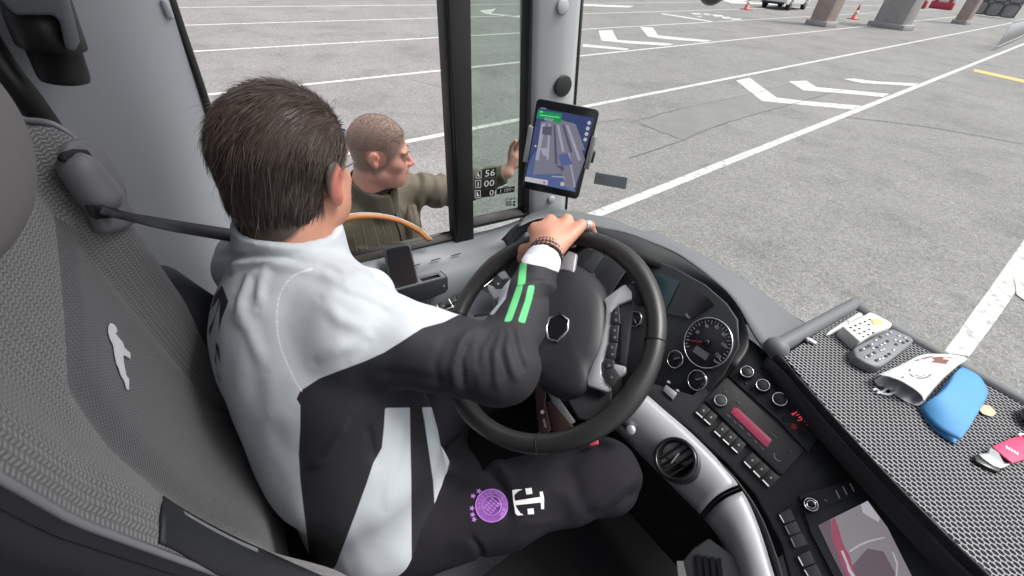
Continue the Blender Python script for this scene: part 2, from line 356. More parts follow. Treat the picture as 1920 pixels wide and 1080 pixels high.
def text_on(g,s,quad,pl=None,h=.0008,bold=False):   # quad pixel TL,TR,BR,BL (or 3-D when pl is None)
    V,Fc=text_mesh(s,bold);
    if not len(V): return g
    mn,mx=V.min(0),V.max(0);u=(V[:,0]-mn[0])/max(mx[0]-mn[0],1e-6);v=(V[:,1]-mn[1])/max(mx[1]-mn[1],1e-6)
    Q=[onp(*q,pl,h) for q in quad] if pl is not None else [np.array(q) for q in quad]
    P=(Q[3][None]*((1-u)*(1-v))[:,None]+Q[2][None]*(u*(1-v))[:,None]+Q[1][None]*(u*v)[:,None]+Q[0][None]*((1-u)*v)[:,None])
    return g.add(P,Fc)
# ---------------------------------------------------------------- implicit surfaces for bodies and cloth
import openvdb as vdb
class SDF:
    def __init__(s,lo,hi,vx):
        s.lo=np.array(lo,float);s.vx=vx;s.n=np.ceil((np.array(hi)-s.lo)/vx).astype(int)+1;s.D=np.full(s.n,.2,np.float32)
    def sub(s,lo,hi):
        a=np.clip(np.floor((np.array(lo)-s.lo)/s.vx).astype(int),0,s.n);b=np.clip(np.ceil((np.array(hi)-s.lo)/s.vx).astype(int)+1,0,s.n)
        if (b<=a).any(): return None
        ax=[(np.arange(a[i],b[i])*s.vx+s.lo[i]).astype(np.float32) for i in range(3)]
        return tuple(slice(a[i],b[i]) for i in range(3)),ax[0][:,None,None],ax[1][None,:,None],ax[2][None,None,:]
    def comb(s,sl,d,k,op):
        D=s.D[sl]
        if op=='sub':
            d=-d
            if k>0:
                h=np.clip(.5-.5*(D-d)/k,0,1);s.D[sl]=D*(1-h)+d*h+k*h*(1-h)
            else: s.D[sl]=np.maximum(D,d)
        else:
            if k>0:
                h=np.clip(.5+.5*(D-d)/k,0,1);s.D[sl]=D*(1-h)+d*h-k*h*(1-h)
            else: s.D[sl]=np.minimum(D,d)
    def cone(s,a,b,ra,rb,k=.02,op='add',wr=None,flat=None):
        a=np.array(a,float);b=np.array(b,float);m=max(ra,rb)*1.25+k+.03;q=s.sub(np.minimum(a,b)-m,np.maximum(a,b)+m)
        if q is None: return s
        sl,x,y,z=q;L=b-a;l2=L@L+1e-12
        px,py,pz=x-a[0],y-a[1],z-a[2];t0=(px*L[0]+py*L[1]+pz*L[2])/l2;t=np.clip(t0,0,1)
        dx,dy,dz=px-t*L[0],py-t*L[1],pz-t*L[2]
        if flat is not None:               # flat=(dir,factor): thinner along dir
            f,fac=nrm(flat[0]),flat[1];dd=dx*f[0]+dy*f[1]+dz*f[2];e=dd*(1/fac-1);dx=dx+e*f[0];dy=dy+e*f[1];dz=dz+e*f[2]
        d=np.sqrt(dx*dx+dy*dy+dz*dz)-(ra+(rb-ra)*t)
        if flat is not None: d=d*(.5+.5*flat[1])
        if wr:
            amp,fr,ph,c0,c1=wr;e1=nrm(np.cross(L,[.3,.2,1]));e2=nrm(np.cross(L,e1));an=np.arctan2(dx*e2[0]+dy*e2[1]+dz*e2[2],dx*e1[0]+dy*e1[1]+dz*e1[2])
            wgt=np.clip((t0-c0)/.15,0,1)*np.clip((c1-t0)/.15,0,1)
            d=d-amp*wgt*(np.sin(fr*t0*6.283+1.3*np.sin(an+ph))+.6*np.sin(fr*1.7*t0*6.283+2*np.sin(an*2+ph*2)))
        s.comb(sl,d.astype(np.float32),k,op);return s
    def ell(s,c,r,Rm=None,k=.02,op='add'):
        c=np.array(c,float);r=np.array(r,float);m=r.max()+k+.02;q=s.sub(c-m,c+m)
        if q is None: return s
        sl,x,y,z=q;Rm=np.eye(3) if Rm is None else np.asarray(Rm);p=[x-c[0],y-c[1],z-c[2]]
        l=[(p[0]*Rm[0,i]+p[1]*Rm[1,i]+p[2]*Rm[2,i]) for i in range(3)]
        k0=np.sqrt(sum((l[i]/r[i])**2 for i in range(3)));k1=np.sqrt(sum((l[i]/r[i]**2)**2 for i in range(3)))+1e-6
        s.comb(sl,(k0*(k0-1)/k1).astype(np.float32),k,op);return s
    def half(s,c,n,lo,hi,k=0):             # cut away everything on the n side inside a box
        q=s.sub(lo,hi)
        if q is None: return s
        sl,x,y,z=q;n=nrm(n);c=np.array(c);d=(x-c[0])*n[0]+(y-c[1])*n[1]+(z-c[2])*n[2];s.D[sl]=np.maximum(s.D[sl],d.astype(np.float32));return s
    def mesh(s):
        g=vdb.FloatGrid(background=.2);g.copyFromArray(s.D);P,Q=g.convertToQuads(isovalue=0.0);return P*s.vx+s.lo,Q[:,::-1]
def polysd(P,poly):                        # signed distance of pixel points to polygon (negative inside)
    P=np.asarray(P,float);V=np.asarray(poly,float);n=len(V);d=np.full(len(P),1e9);ins=np.zeros(len(P),bool)
    for i in range(n):
        a=V[i];b=V[(i+1)%n];e=b-a;w_=P-a;t=np.clip((w_@e)/(e@e+1e-9),0,1);q=w_-t[:,None]*e;d=np.minimum(d,(q**2).sum(1))
        c=((a[1]>P[:,1])!=(b[1]>P[:,1]))&(P[:,0]<(b[0]-a[0])*(P[:,1]-a[1])/((b[1]-a[1])+1e-12)+a[0]);ins^=c
    return np.where(ins,-1,1)*np.sqrt(d)
def linesd(P,L):
    P=np.asarray(P,float);L=np.asarray(L,float);d=np.full(len(P),1e9)
    for a,b in zip(L[:-1],L[1:]):
        e=b-a;w_=P-a;t=np.clip((w_@e)/(e@e+1e-9),0,1);q=w_-t[:,None]*e;d=np.minimum(d,(q**2).sum(1))
    return np.sqrt(d)
def setattr_v(o,name,vals):
    a=o.data.attributes.new(name,'FLOAT','POINT');a.data.foreach_set('value',np.asarray(vals,np.float32))
def smoothmesh(V,Q,it=2):
    n=len(V);E=np.concatenate([Q[:,[0,1]],Q[:,[1,2]],Q[:,[2,3]],Q[:,[3,0]]]);V=V.copy()
    for _ in range(it):
        acc=np.zeros_like(V);cnt=np.zeros(n);np.add.at(acc,E[:,0],V[E[:,1]]);np.add.at(acc,E[:,1],V[E[:,0]]);np.add.at(cnt,E[:,0],1);np.add.at(cnt,E[:,1],1)
        V=V*.4+.6*acc/np.maximum(cnt,1)[:,None]
    return V
#=SETTING=
def struct(o): o['kind']='structure'; return o
# ================================================================= GROUND AND MARKINGS
V,Fc=grid([[(x,y,0) for x in np.linspace(-160,160,33)] for y in np.linspace(-120,200,33)])
struct(link('ground',V,Fc,'asphalt',origin=(0,0,0)))
ld=np.array([-.1530,.9882,0]); lp=np.array([.9882,.1530,0])
def line_strip(c,y0,y1,wd,z=.004,m='paint_white',name='parking_line'):
    c=np.array(c,float);pts=[]
    n=max(2,int((y1-y0)/1.2));T=np.linspace(y0,y1,n);V=[]
    for t in T:
        p=c+ld*t; j=.006*mnoise.noise(Vector((t*1.7,c[0],0)))
        V+= [p-lp*(wd/2+j),p+lp*(wd/2-j)]
    V=np.array(V);V[:,2]=z
    return struct(link(name,V,[[2*i,2*i+1,2*i+3,2*i+2] for i in range(n-1)],m))
for x,y0,y1,wd in ((-3.02,-12,60,.13),(-5.98,-12,62,.12),(-9.45,-14,62,.12),(-13.0,-14,64,.12),(-16.5,-16,66,.12),(-20.0,-16,66,.12),(-23.6,-18,66,.12),(-27.2,-18,66,.12),(-30.8,-18,66,.12)):
    line_strip((x,3,0),y0,y1,wd)
def mark(pts,m='paint_white',z=.004,name='road_marking',dens=6):
    P=[]
    for i in range(len(pts)):
        a=np.array(pts[i],float);b=np.array(pts[(i+1)%len(pts)],float)
        for t in np.linspace(0,1,dens,endpoint=False): P.append(W(*(a*(1-t)+b*t),z=z))
    for p in P:
        k=mnoise.noise(Vector((p[0]*6,p[1]*6,0)))*.012; p[0]+=k; p[1]-=k
    return struct(link(name,P,[list(range(len(P)))],m))
def cx(p,s=2.5716,o=(1180,0)): return [(o[0]+a/s,o[1]+b/s) for a,b in p]
mark(cx([(515,388),(580,375),(710,470),(850,487),(1120,510),(1075,528),(830,505),(640,487)]))
mark(cx([(770,392),(850,388),(905,420),(1255,452),(1225,468),(990,447),(840,435)]))
mark(cx([(1030,380),(1080,378),(1190,392),(1395,402),(1370,414),(1120,400)]))
mark(cx([(1045,115),(1095,112),(1115,150),(1280,160),(1330,165),(1300,171),(1160,163),(1055,152)],2,(600,0)))
mark(cx([(1200,100),(1248,103),(1268,132),(1340,140),(1470,152),(1440,157),(1290,146),(1230,137)],2,(600,0)))
mark(cx([(985,165),(1160,182),(1148,188),(985,175)],2,(600,0)))
mark(cx([(598,40),(660,32),(640,50),(755,60),(750,66),(620,52)],2,(600,0)))
mark([(1030,5),(1190,11),(1180,14),(1030,9)]);mark([(1350,-2),(1420,-6),(1390,4),(1500,7),(1480,10),(1370,6)])
mark([(1868,652),(1855,668),(1935,475),(1935,432)],dens=1)if 0 else mark([(1768,662),(1818,668),(1935,505),(1935,428)])
mark([(1903,524),(1926,512),(1990,560),(1960,590),(1906,552)],dens=2,z=.010)
mark([(1826,129),(1990,165),(1990,171),(1826,134)],'paint_yellow',.0055)
for i,(a,b,w_,h_) in enumerate([(1296,24,16,3),(1318,25,12,3),(1335,27,18,4),(1352,31,16,4),(1368,34,20,3),(1305,30,10,2)]): mark([(a,b),(a+w_,b+1),(a+w_+4,b+h_),(a+5,b+h_)],dens=2)
mark([(1238,26),(1244,25),(1345,41),(1338,42)],dens=3)
# tar seams and a darker resurfaced patch
mark(cx([(270,520),(620,445),(780,400),(1030,432),(820,492),(430,603),(260,675),(45,595)]),'patch',.003,'asphalt_patch')
def crackline(P,wd,z=.0045):
    Q=cr([W(*p,z=z) for p in P],30);V=[]
    for i,p in enumerate(Q):
        j=mnoise.noise(Vector((p[0]*7,p[1]*7,3)))*.03; t=nrm(Q[min(i+1,29)]-Q[max(i-1,0)]);s_=np.array([t[1],-t[0],0]);V+=[p+s_*(wd/2+j),p-s_*(wd/2-j)]
    struct(link('asphalt_seam',V,[[2*i,2*i+1,2*i+3,2*i+2] for i in range(29)],'crack'))
crackline(cx([(0,590),(270,520),(620,445),(780,400)]),.012);crackline(cx([(0,765),(260,675),(430,603),(820,492),(1030,432)]),.016);crackline(cx([(50,595),(260,675)]),.010)
crackline(cx([(1000,560),(1350,600),(1600,640),(1900,695)]),.03,.0035);crackline([(770,148),(830,165),(838,172)],.012);crackline([(1100,232),(1180,222)],.01)
# ================================================================= FAR THINGS
def pillar(base,wx,wy,h,lean,m,name,label,cat):
    b=W(*base,z=0);g=G();B=[b+np.array([sx*wx/2,sy*wy/2,0]) for sx,sy in((-1,-1),(1,-1),(1,1),(-1,1))];
    g.prism(B,[p+np.array([0,0,h]) for p in B]);pl=G();pl.box(b+[0,0,.12],(wx*1.25,wy*1.25,.24))
    t=thing(name,label,cat,b,'concrete piers at the far edge');g.out('shaft',m,t,bevel=.03);pl.out('footing','concrete',t,bevel=.02);return t
pillar((1538,48),.9,.9,5,0,'concrete_pink','concrete_pier','pinkish concrete pier nearest the parked silver car','pier')
pillar((1668,52),1.5,1.1,5,0,'concrete','concrete_pier','broad grey concrete pier in the middle of the three','pier')
pillar((1800,45),.7,.7,5,0,'concrete_pink','concrete_pier','slim pinkish pier beside the white railing','pier')
def cone_obj(px,py,h,label):
    b=W(px,py,z=0);t=thing('traffic_cone',label,'traffic cone',b,'orange traffic cones');g=G();g.disc(b,(0,0,1),0,0,20,[(h*.3,.03),(h*.2,.05),(h*.15,h*.32)]);g.out('lower_body','cone_orange',t,True)
    g=G();g.disc(b,(0,0,1),0,0,20,[(h*.15,h*.32),(h*.105,h*.6)]);g.out('white_band','white_plastic',t,True)
    g=G();g.disc(b,(0,0,1),0,0,20,[(h*.105,h*.6),(h*.05,h)]);g.out('tip','cone_orange',t,True)
    g=G();g.box(b+[0,0,.02],(h*.7,h*.7,.04));g.out('base','cone_orange',t)
cone_obj(1399,18,.8,'orange cone standing left of the silver car');cone_obj(1600,36,.8,'white-banded orange cone between two concrete piers')
# silver car, rear towards the bus
def car(c,yaw,label,m='car_silver'):
    c=np.array(c);Rz=np.array([[math.cos(yaw),-math.sin(yaw),0],[math.sin(yaw),math.cos(yaw),0],[0,0,1]])
    T=lambda P:np.asarray(P)@Rz.T+c
    t=thing('parked_car',label,'car',c)
    prof=[(-2.25,.35),(-2.3,.6),(-2.22,.95),(-2.1,1.0),(-1.65,1.38),(-.6,1.46),(.35,1.38),(1.1,.98),(2.0,.82),(2.3,.6),(2.25,.3)]
    rows=[]
    for x,s_,dz in ((-.9,.985,0),(-.86,1,0),(-.6,1,.02),(0,1,.03),(.6,1,.02),(.86,1,0),(.9,.985,0)):
        r=[]
        for yy,z in prof:
            ins=max(0,(z-.95))*.42; r.append((x*(1-ins),yy*s_,z+(dz if z>.9 else 0)))
        rows.append(T(r))
    V,Fc=grid(rows);n=len(prof);Fc+=[list(range(n)),[6*n+i for i in range(n)][::-1]];Fc+=[[i*n,i*n+n-1,(i+1)*n+n-1,(i+1)*n] for i in range(6)]
    o=link('body',V,Fc,m,t,True);fixn(o);bev(o,.03)
    g=G();g.prism(T([(-.62,-2.14,1.04),(.62,-2.14,1.04),(.52,-1.74,1.36),(-.52,-1.74,1.36)]),T([(-.62,-2.11,1.08),(.62,-2.11,1.08),(.52,-1.71,1.40),(-.52,-1.71,1.40)]));g.out('rear_window','glass_dark',t)
    for sx in(-1,1):
        g=G();g.box(T([(sx*.68,-2.29,.82)])[0],(.34,.06,.12),Rz);g.out('tail_light','tail_red',t,bevel=.02)
        g=G();g.prism(T([(sx*.80,-1.5,1.0),(sx*.82,.8,1.0),(sx*.72,.3,1.33),(sx*.72,-1.3,1.33)]),T([(sx*.86,-1.5,1.0),(sx*.88,.8,1.0),(sx*.76,.3,1.33),(sx*.76,-1.3,1.33)]));g.out('side_window','glass_dark',t)
        for yy in(-1.4,1.45):
            g=G();cc=T([(sx*.80,yy,.32)])[0];ax=Rz@np.array([sx,0,0]);g.disc(cc,ax,0,0,24,[(.32,-.1),(.32,.11),(.2,.13)]);w_=g.out('wheel','rubber',t,True)
            g=G();g.disc(cc,ax,0,0,16,[(.2,.125),(.18,.15),(.03,.12)]);g.out('rim','steel_grey',w_,True)
    g=G();g.box(T([(0,-2.31,.62)])[0],(.52,.02,.11),Rz);g.out('number_plate','white_plastic',t)
    g=G();g.box(T([(0,-2.26,.38)])[0],(1.5,.1,.14),Rz);g.out('bumper_insert','dash_black',t,bevel=.03)
    return t
cp=W(1462,14,z=0);car(W(1448,16,z=0)+np.array([-.2,1.6,0]),R(12),'silver hatchback parked with its rear towards the bus')
# red and white barriers on the far side
for k,(px,lab) in enumerate([(1712,'left of the two'),(1762,'right of the two')]):
    b=W(px,14+k*3,z=0);t=thing('road_barrier','red and white plastic road barrier, '+lab+' behind the broad pier','barrier',b,'red and white barriers')
    g=G();g.box(b+[0,0,.3],(2.0,.4,.6));g.out('lower_block','barrier_red',t,bevel=.05);g=G();g.box(b+[0,0,.78],(2.0,.3,.34));g.out('upper_block','white_plastic',t,bevel=.04)
    
    for q in(-.6,.6): g=G();g.box(b+[q,0,.78],(.35,.32,.345));g.out('red_stripe','barrier_red',t)
# white railing and wire crates, far right
b0=W(1862,96,z=0);b1=W(1985,40,z=0);t=thing('railing','white slatted railing at the far right of the asphalt','railing',b0)
g=G();dv=b1-b0;L=np.linalg.norm(dv)
for h in(.15,1.1): g.tube([b0+[0,0,h],b1+[0,0,h]],.03,8)
g.out('rail','fence_white',t,True);g=G()
for i in range(int(L/.14)): p=b0+dv*(i*.14/L);g.tube([p+[0,0,.15],p+[0,0,1.1]],.012,6)
g.out('baluster','fence_white',t,True)
b=W(1855,32,z=0);t=thing('stacked_frame','dark framed rack with rounded openings near the white railing','rack',b);g=G()
for ix in range(3):
    for iz in range(2):
        c=b+np.array([ix*1.1-1.1,0,.6+iz*1.05]);P=[c+np.array([.5*math.copysign(abs(math.cos(a))**.4,math.cos(a)),0,.48*math.copysign(abs(math.sin(a))**.4,math.sin(a))]) for a in np.linspace(0,6.283,28,endpoint=False)];g.tube(P,.035,6,close=True)
g.out('frame','rubber',t,True);g=G();g.box(b+[0,.3,1.1],(3.2,.04,2.0));g.out('back_panel','concrete',t)
# ================================================================= BUS SHELL
XW=-1.12
bus=thing('coach','grey-lined driver compartment of a coach with side window and windscreen','coach',(0,0,.85))
# wall panel behind the side window (B pillar), curving outward at the window edge
rows=[]
for z,yo in zip(np.linspace(.87,3.0,26),np.zeros(26)):
    ye=-.112+(z-1.637)*.095 if z>1.6 else -.115+(z-1.6)*.04
    r=[]
    for s_ in np.linspace(0,1,30):
        y=ye-.004-(s_**1.5)*1.1; d=max(0,(.11-(ye-y))/.11); r.append((XW+.015-.045*d**2+.018*math.exp(-((ye-y-.33)/.10)**2),y,z))
    rows.append(r)
sheet('wall_panel',rows,'wall_grey',bus,.01)
g=G();P=[W(a,b,x=XW-.028) for a,b in((300,-60),(321,0),(334,40),(358,110),(385,190),(417,300),(446,420),(462,500),(470,560))];g.tube(cr(P,24),.0085,8,flat=1.6,up=(1,0,0));g.out('window_seal','rubber',bus,True)
g=G();c=W(314,17,x=XW-.01);g.box(c,(.02,.012,.03));g.out('clip','wall_grey',bus,bevel=.004)
# grip bar and belt reel housing on the wall
g=G();P=[W(-60,20,x=-1.02),W(0,120,x=-1.0),W(55,190,x=-1.0),W(105,262,x=-1.03),W(140,330,x=-1.08)];g.tube(cr(P,20),.019,14);o=g.out('grab_handle','leather',bus,True)
g=G();ax=nrm(W(132,160,x=-.98)-W(85,35,x=-.98));a0=W(78,32,x=-.98);l=np.linalg.norm(W(132,155,x=-.98)-a0)
g.disc(a0,ax,0,0,36,[(.040,-.03),(.040,l*.42),(.038,l*.45),(.032,l*.46),(.031,l*.9),(.029,l*.97),(.022,l)]);g.out('lamp_housing','leather',bus,True)
g=G();pl=plane((-1.0,0,2),(1,.15,0))
g.prism([W(a,b,x=-.90) for a,b in((-80,-120),(95,-140),(150,78),(140,97),(123,93),(112,40),(100,28),(28,28),(-10,-10))],[W(a,b,x=-1.09) for a,b in((-80,-120),(95,-140),(150,78),(140,97),(123,93),(112,40),(100,28),(28,28),(-10,-10))]);g.out('overhead_shroud','panel_grey',bus,bevel=.008)
# mullion between the sliding window and the quarter window
def bar(name,A,B,wy,wx,m,parent,bevel=.004,dx=0):
    g=G();A=np.array(A);B=np.array(B);s_=[(-1,-1),(1,-1),(1,1),(-1,1)];g.prism([A+[sx*wx/2+dx,sy*wy/2,0] for sx,sy in s_],[B+[sx*wx/2+dx,sy*wy/2,0] for sx,sy in s_]);return g.out(name,m,parent,bevel=bevel)
XF=XW
bar('window_mullion',W(866,448,x=XF),W(838,-25,x=XF)+[0,0,.75],.07,.05,'rubber',bus)
bar('mullion_ridge',W(860,440,x=XF+.027),W(829,-25,x=XF+.027)+[0,.0,.75],.012,.012,'gloss_black',bus)
# bottom rail of the opening and the quarter-window frame
g=G();g.tube([W(600,507,x=XF),W(660,490,x=XF),W(862,440,x=XF)],.018,4,flat=1.0);g.out('window_rail','rubber',bus,bevel=.003)
g=G();g.tube([W(600,490,x=XF-.03),W(660,476,x=XF-.03),W(855,434,x=XF-.03)],.008,4);g.out('window_rail_lip','gloss_black',bus)
fr=[(872,-60),(880,410),(893,424),(970,405),(984,385),(984,200),(988,0),(990,-60)]
g=G();P=[W(870,-90,x=XF)+[0,.02,0],W(876,420,x=XF),W(985,398,x=XF),W(992,200,x=XF),W(995,-90,x=XF)]
g.tube([W(872,421,x=XF+.002),W(985,396,x=XF+.002)],.024,4);g.out('quarter_frame_bottom','rubber',bus,bevel=.004)
bar('quarter_frame_side',W(982,404,x=XF),W(982,-25,x=XF)+[0,-.02,.7],.032,.045,'rubber',bus)
bar('quarter_frame_edge',W(874,414,x=XF-.01),W(862,-25,x=XF-.01)+[0,0,.7],.022,.03,'rubber',bus)
q=[W(862,-300,x=XF-.012),W(880,418,x=XF-.012),W(980,396,x=XF-.012),W(985,-300,x=XF-.012)]
g=G();g.prism(q,[p+[-.004,0,0] for p in q]);qg=g.out('quarter_glass','quarter_glass',bus)
# printed decal on the quarter window
pq=plane((XF-.011,.6,1.6),(1,0,0));dk='decal_black'
s=3.375;o_=(640,180)
def cz(p): return [(640+a/s,180+b/s) for a,b in p]
bl=G();wh=G()
for q in ([(846,470),(893,465),(889,522),(843,528)],[(895,463),(982,452),(978,512),(892,521)],[(844,532),(889,528),(886,585),(841,590)],[(892,527),(976,518),(972,576),(889,584)],[(841,595),(887,590),(884,648),(838,655)],[(889,592),(972,582),(969,632),(886,643)],[(983,588),(1097,570),(1094,606),(980,622)]): bl.slab(cz(q),pq,.0006)
decal=bl.out('capacity_decal',dk,qg)
text_on(wh,'56',cz([(912,470),(974,462),(970,503),(909,512)]),pq,.0012);text_on(wh,'00',cz([(905,536),(970,528),(966,568),(902,576)]),pq,.0012);text_on(wh,'0',cz([(940,596),(966,593),(963,628),(937,632)]),pq,.0012);text_on(wh,'1 100',cz([(1008,590),(1076,579),(1074,600),(1006,612)]),pq,.0012);text_on(wh,'kg',cz([(1079,583),(1092,581),(1091,594),(1078,597)]),pq,.0012)
for cxx,cyy in((868,497),(866,558),(863,622)):
    a=20
    for (x0,y0,x1,y1) in((-18,-24,18,-21),(-18,21,18,24),(-18,-21,-15,21),(15,-21,18,21)): wh.slab(cz([(cxx+x0,cyy+y0),(cxx+x1,cyy+y0-2),(cxx+x1,cyy+y1-2),(cxx+x0,cyy+y1)]),pq,.0004,.0008)
wh.slab(cz([(862,483),(868,482),(869,497),(878,508),(866,511),(860,500)]),pq,.0004,.0008);wh.slab(cz([(863,545),(869,544),(869,572),(863,573)]),pq,.0004,.0008);wh.slab(cz([(857,607),(863,606),(865,620),(874,632),(862,637),(855,628)]),pq,.0004,.0008)
wh.out('decal_figures','mark',decal)
g=G();g.slab(cz([(1022,576),(1060,567),(1060,571),(1026,580)]),pq,.0005);text_on(g,'max.',cz([(1036,650),(1110,638),(1110,655),(1036,664)]),pq,.001)
for k in range(4): g.slab(cz([(1040,668+k*8),(1078,665+k*8),(1078,669+k*8),(1040,672+k*8)]),pq,.0005)
g.slab(cz([(1086,664),(1100,662),(1100,674),(1086,676)]),pq,.0005);g.slab(cz([(1086,684),(1099,682),(1098,696),(1086,697)]),pq,.0005);g.out('small_print','decal_black',qg)
# corner pillar (A pillar)
rows=[]
for z in np.linspace(1.42,3.0,14):
    y0=.772-.088*(z-1.45); rows.append([(-1.15,y0-.01,z),(-1.10,y0-.004,z),(-1.086,y0+.012,z),(-1.082,y0+.06,z),(-1.076,y0+.075,z),(-1.079,y0+.118,z),(-1.09,y0+.140,z),(-1.13,y0+.15,z)])
sheet('corner_pillar',rows,'pillar_grey',bus,.006)
pa=plane((-1.073,.85,1.9),(1,0,0))
g=G();g.disc(onp(1055,161,pa),(1,0,0),0,0,40,[(.030,0),(.030,.004),(.027,.006),(.001,.004)]);sg=g.out('speaker_grille','dash_black',bus,True)
for px,py,r in((1055,13,.018),(1034,374,.014)):
    g=G();g.disc(onp(px,py,pa),(1,0,0),0,0,30,[(r,-.004),(r,.002),(r*.8,.004),(.001,.0045)]);g.out('screw_cap','pillar_grey',bus,True)
g=G();P=[W(1098,-60,x=-1.085),W(1060,372,x=-1.085)];g.tube([W(1096,-60,x=-1.10),W(1078,190,x=-1.10),W(1061,392,x=-1.10)],.005,6);g.out('pillar_seal','rubber',bus,True)
# windscreen
rows=[]
plan=cr([(-1.12,.915),(-1.06,1.02),(-.9,1.16),(-.6,1.25),(0,1.30),(.7,1.27),(1.05,1.1)],40)
for z in np.linspace(1.38,3.0,10): rows.append([(p[0],p[1]-.06*(z-1.5),z) for p in plan])
V,Fc=grid(rows);ws=link('windscreen',V,Fc,'windshield_glass',bus,True)
pw=plane((-.75,1.17,1.9),(.45,-.9,0))
g=G();g.slab([(1117,323),(1177,333),(1173,355),(1113,344)],pw,.0008);st=g.out('windscreen_sticker','sticker',bus)
g=G()
for k in range(3): g.slab([(1120,329+k*5),(1137,332+k*5),(1137,333+k*5),(1120,330.5+k*5)],pw,.0006,.0009)
g.out('sticker_print','decal_grey',st)
# outer shell, roof, floor, far wall (out of frame but they shade the cab)
g=G();g.box((-1.14,-.9,.62),(.05,2.0,.6)).box((-1.14,.2,1.16),(.05,1.3,.5));g.out('outer_skin','car_silver',bus)
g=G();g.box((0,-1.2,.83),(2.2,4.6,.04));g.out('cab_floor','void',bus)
g=G();g.box((0,-1.46,2.98),(2.3,3.98,.06));g.out('cab_roof','wall_grey',bus)
g=G();g.box((0,-3.4,1.9),(2.2,.05,2.1));g.out('rear_bulkhead','wall_grey',bus)
g=G();g.box((1.16,-1.85,1.9),(.05,3.1,2.1));g.out('right_wall','wall_grey',bus)
rows=[[(p[0]*1.0,p[1]-.02,z) for p in plan] for z in(.4,.9,1.36)];sheet('front_skin',rows,'car_silver',bus,.01)
# exterior mirror below-left of the windscreen top
b=W(1348,-52,r=3.2);g=G();g.ball(b,(.10,.12,.16),20,14);mh=thing('wing_mirror','dark rounded mirror housing hanging outside the windscreen','mirror',b-[0,0,.16]);g.out('housing','glass_dark',mh,True)
g=G();g.tube(cr([b+[0,0,.1],b+[.1,-.3,.5],b+[.6,-1.2,.75]],12),.02,8);g.out('arm','rubber',mh,True)
# ----------------------------------------------------------------- sill panel under the side window
rowA=cr([W(560,524,x=-1.10),W(660,500,x=-1.10),W(760,476,x=-1.10),W(866,452,x=-1.10),W(940,434,x=-1.10),W(1000,412,x=-1.09)],30)
rowA2=cr([W(560,560,x=-1.06),W(660,530,x=-1.055),W(760,505,x=-1.05),W(866,478,x=-1.05),W(940,462,x=-1.05),W(990,452,x=-1.06)],30)
rowB=cr([W(560,570,x=-1.055),W(660,543,x=-1.05),W(760,515,x=-1.045),W(866,484,x=-1.043),W(940,470,x=-1.045),W(985,472,x=-1.06)],30)
rowC=cr([W(560,660,x=-.98),W(660,635,x=-.98),W(770,594,x=-.98),W(845,568,x=-.98),W(915,520,x=-.985),W(965,475,x=-1.02)],30)
rowD=rowC+np.array([.005,0,-.03])
sheet('sill_panel',[rowA+[ -.02,0,.005],rowA,rowA2,rowB]+rows_between(rowB,rowC,6,.02,(1,0,.6))[1:]+[rowD],'panel_grey',bus,.005)
for a,b in(((684,519),(700,516)),((777,498),(787,495)),((808,489),(826,484)),((846,480),(864,475))):
    p0=W(*a,x=-1.044);p1=W(*b,x=-1.044);g=G();g.tube([p0,p1],.0016,6);g.out('vent_slot','void',bus)
#=DASH=
# ================================================================= DASHBOARD
PS=plane((-.316,.729,1.602),(-.19,-.86,.47))     # gauge cluster
PC=plane((-.145,.697,1.54),(.03,-.55,.83))       # centre console face
PT=plane((0,0,1.65),(0,0,1))                     # shelf
dash=thing('dashboard','black and grey curved coach dashboard with gauges, radio and silver trim','dashboard',(-.3,.75,.9))
z3=lambda L,zz:[W(a,b,z=zz) for a,b in L]
# hood: grey roll between the windscreen and the cluster
O=[(985,408),(1008,396),(1040,393),(1090,401),(1140,412),(1180,430),(1222,438),(1308,481),(1384,528),(1444,570),(1497,611),(1540,640)]
I=[(972,425),(1003,412),(1040,408),(1085,418),(1130,428),(1170,436),(1215,452),(1275,479),(1348,534),(1383,573),(1415,630),(1446,672)]
zo=[1.585]*8+[1.585,1.59,1.60,1.61];zi=[1.63,1.64,1.645,1.65,1.655,1.66,1.66,1.66,1.655,1.65,1.64,1.635]
Ow=cr([W(a,b,z=c) for (a,b),c in zip(O,zo)],60);Iw=cr([W(a,b,z=c) for (a,b),c in zip(I,zi)],60)
out0=Ow+np.array([-.01,.05,-.02]);
sheet('hood',[out0+[0,.01,-.12],out0,Ow]+rows_between(Ow,Iw,7,.008)[1:],'dash_grey',dash,.004)
# dark lip, rolled edge above the cluster recess
L2=[(950,462),(975,434),(1003,424),(1050,424),(1100,440),(1135,455),(1175,474),(1205,489),(1262,512),(1320,543),(1352,570),(1370,600),(1375,640),(1352,683)]
zl=[1.56,1.60,1.615,1.625,1.632,1.635,1.635,1.633,1.63,1.625,1.62,1.61,1.60,1.585]
Lw=cr([W(a,b,z=c) for (a,b),c in zip(L2,zl)],60)
I2=[(940,450),(968,422),(1003,412),(1050,408),(1100,420),(1140,430),(1180,438),(1215,452),(1275,479),(1340,527),(1372,558),(1395,600),(1404,650),(1380,690)]
zi2=[1.56,1.61,1.64,1.645,1.65,1.655,1.66,1.66,1.658,1.655,1.65,1.64,1.62,1.60]
I2w=cr([W(a,b,z=c) for (a,b),c in zip(I2,zi2)],60)
cl=np.array([onp(a,b,PS,-.01) for a,b in cr(np.array([(x,y,0) for x,y in L2]),60)[:,:2]]) 
low=Lw*.35+cl*.65
sheet('cluster_lip',[I2w]+rows_between(I2w,Lw,6,.007)[1:]+[Lw+np.array([0,.008,-.012]),low],'dash_black',dash,.003)
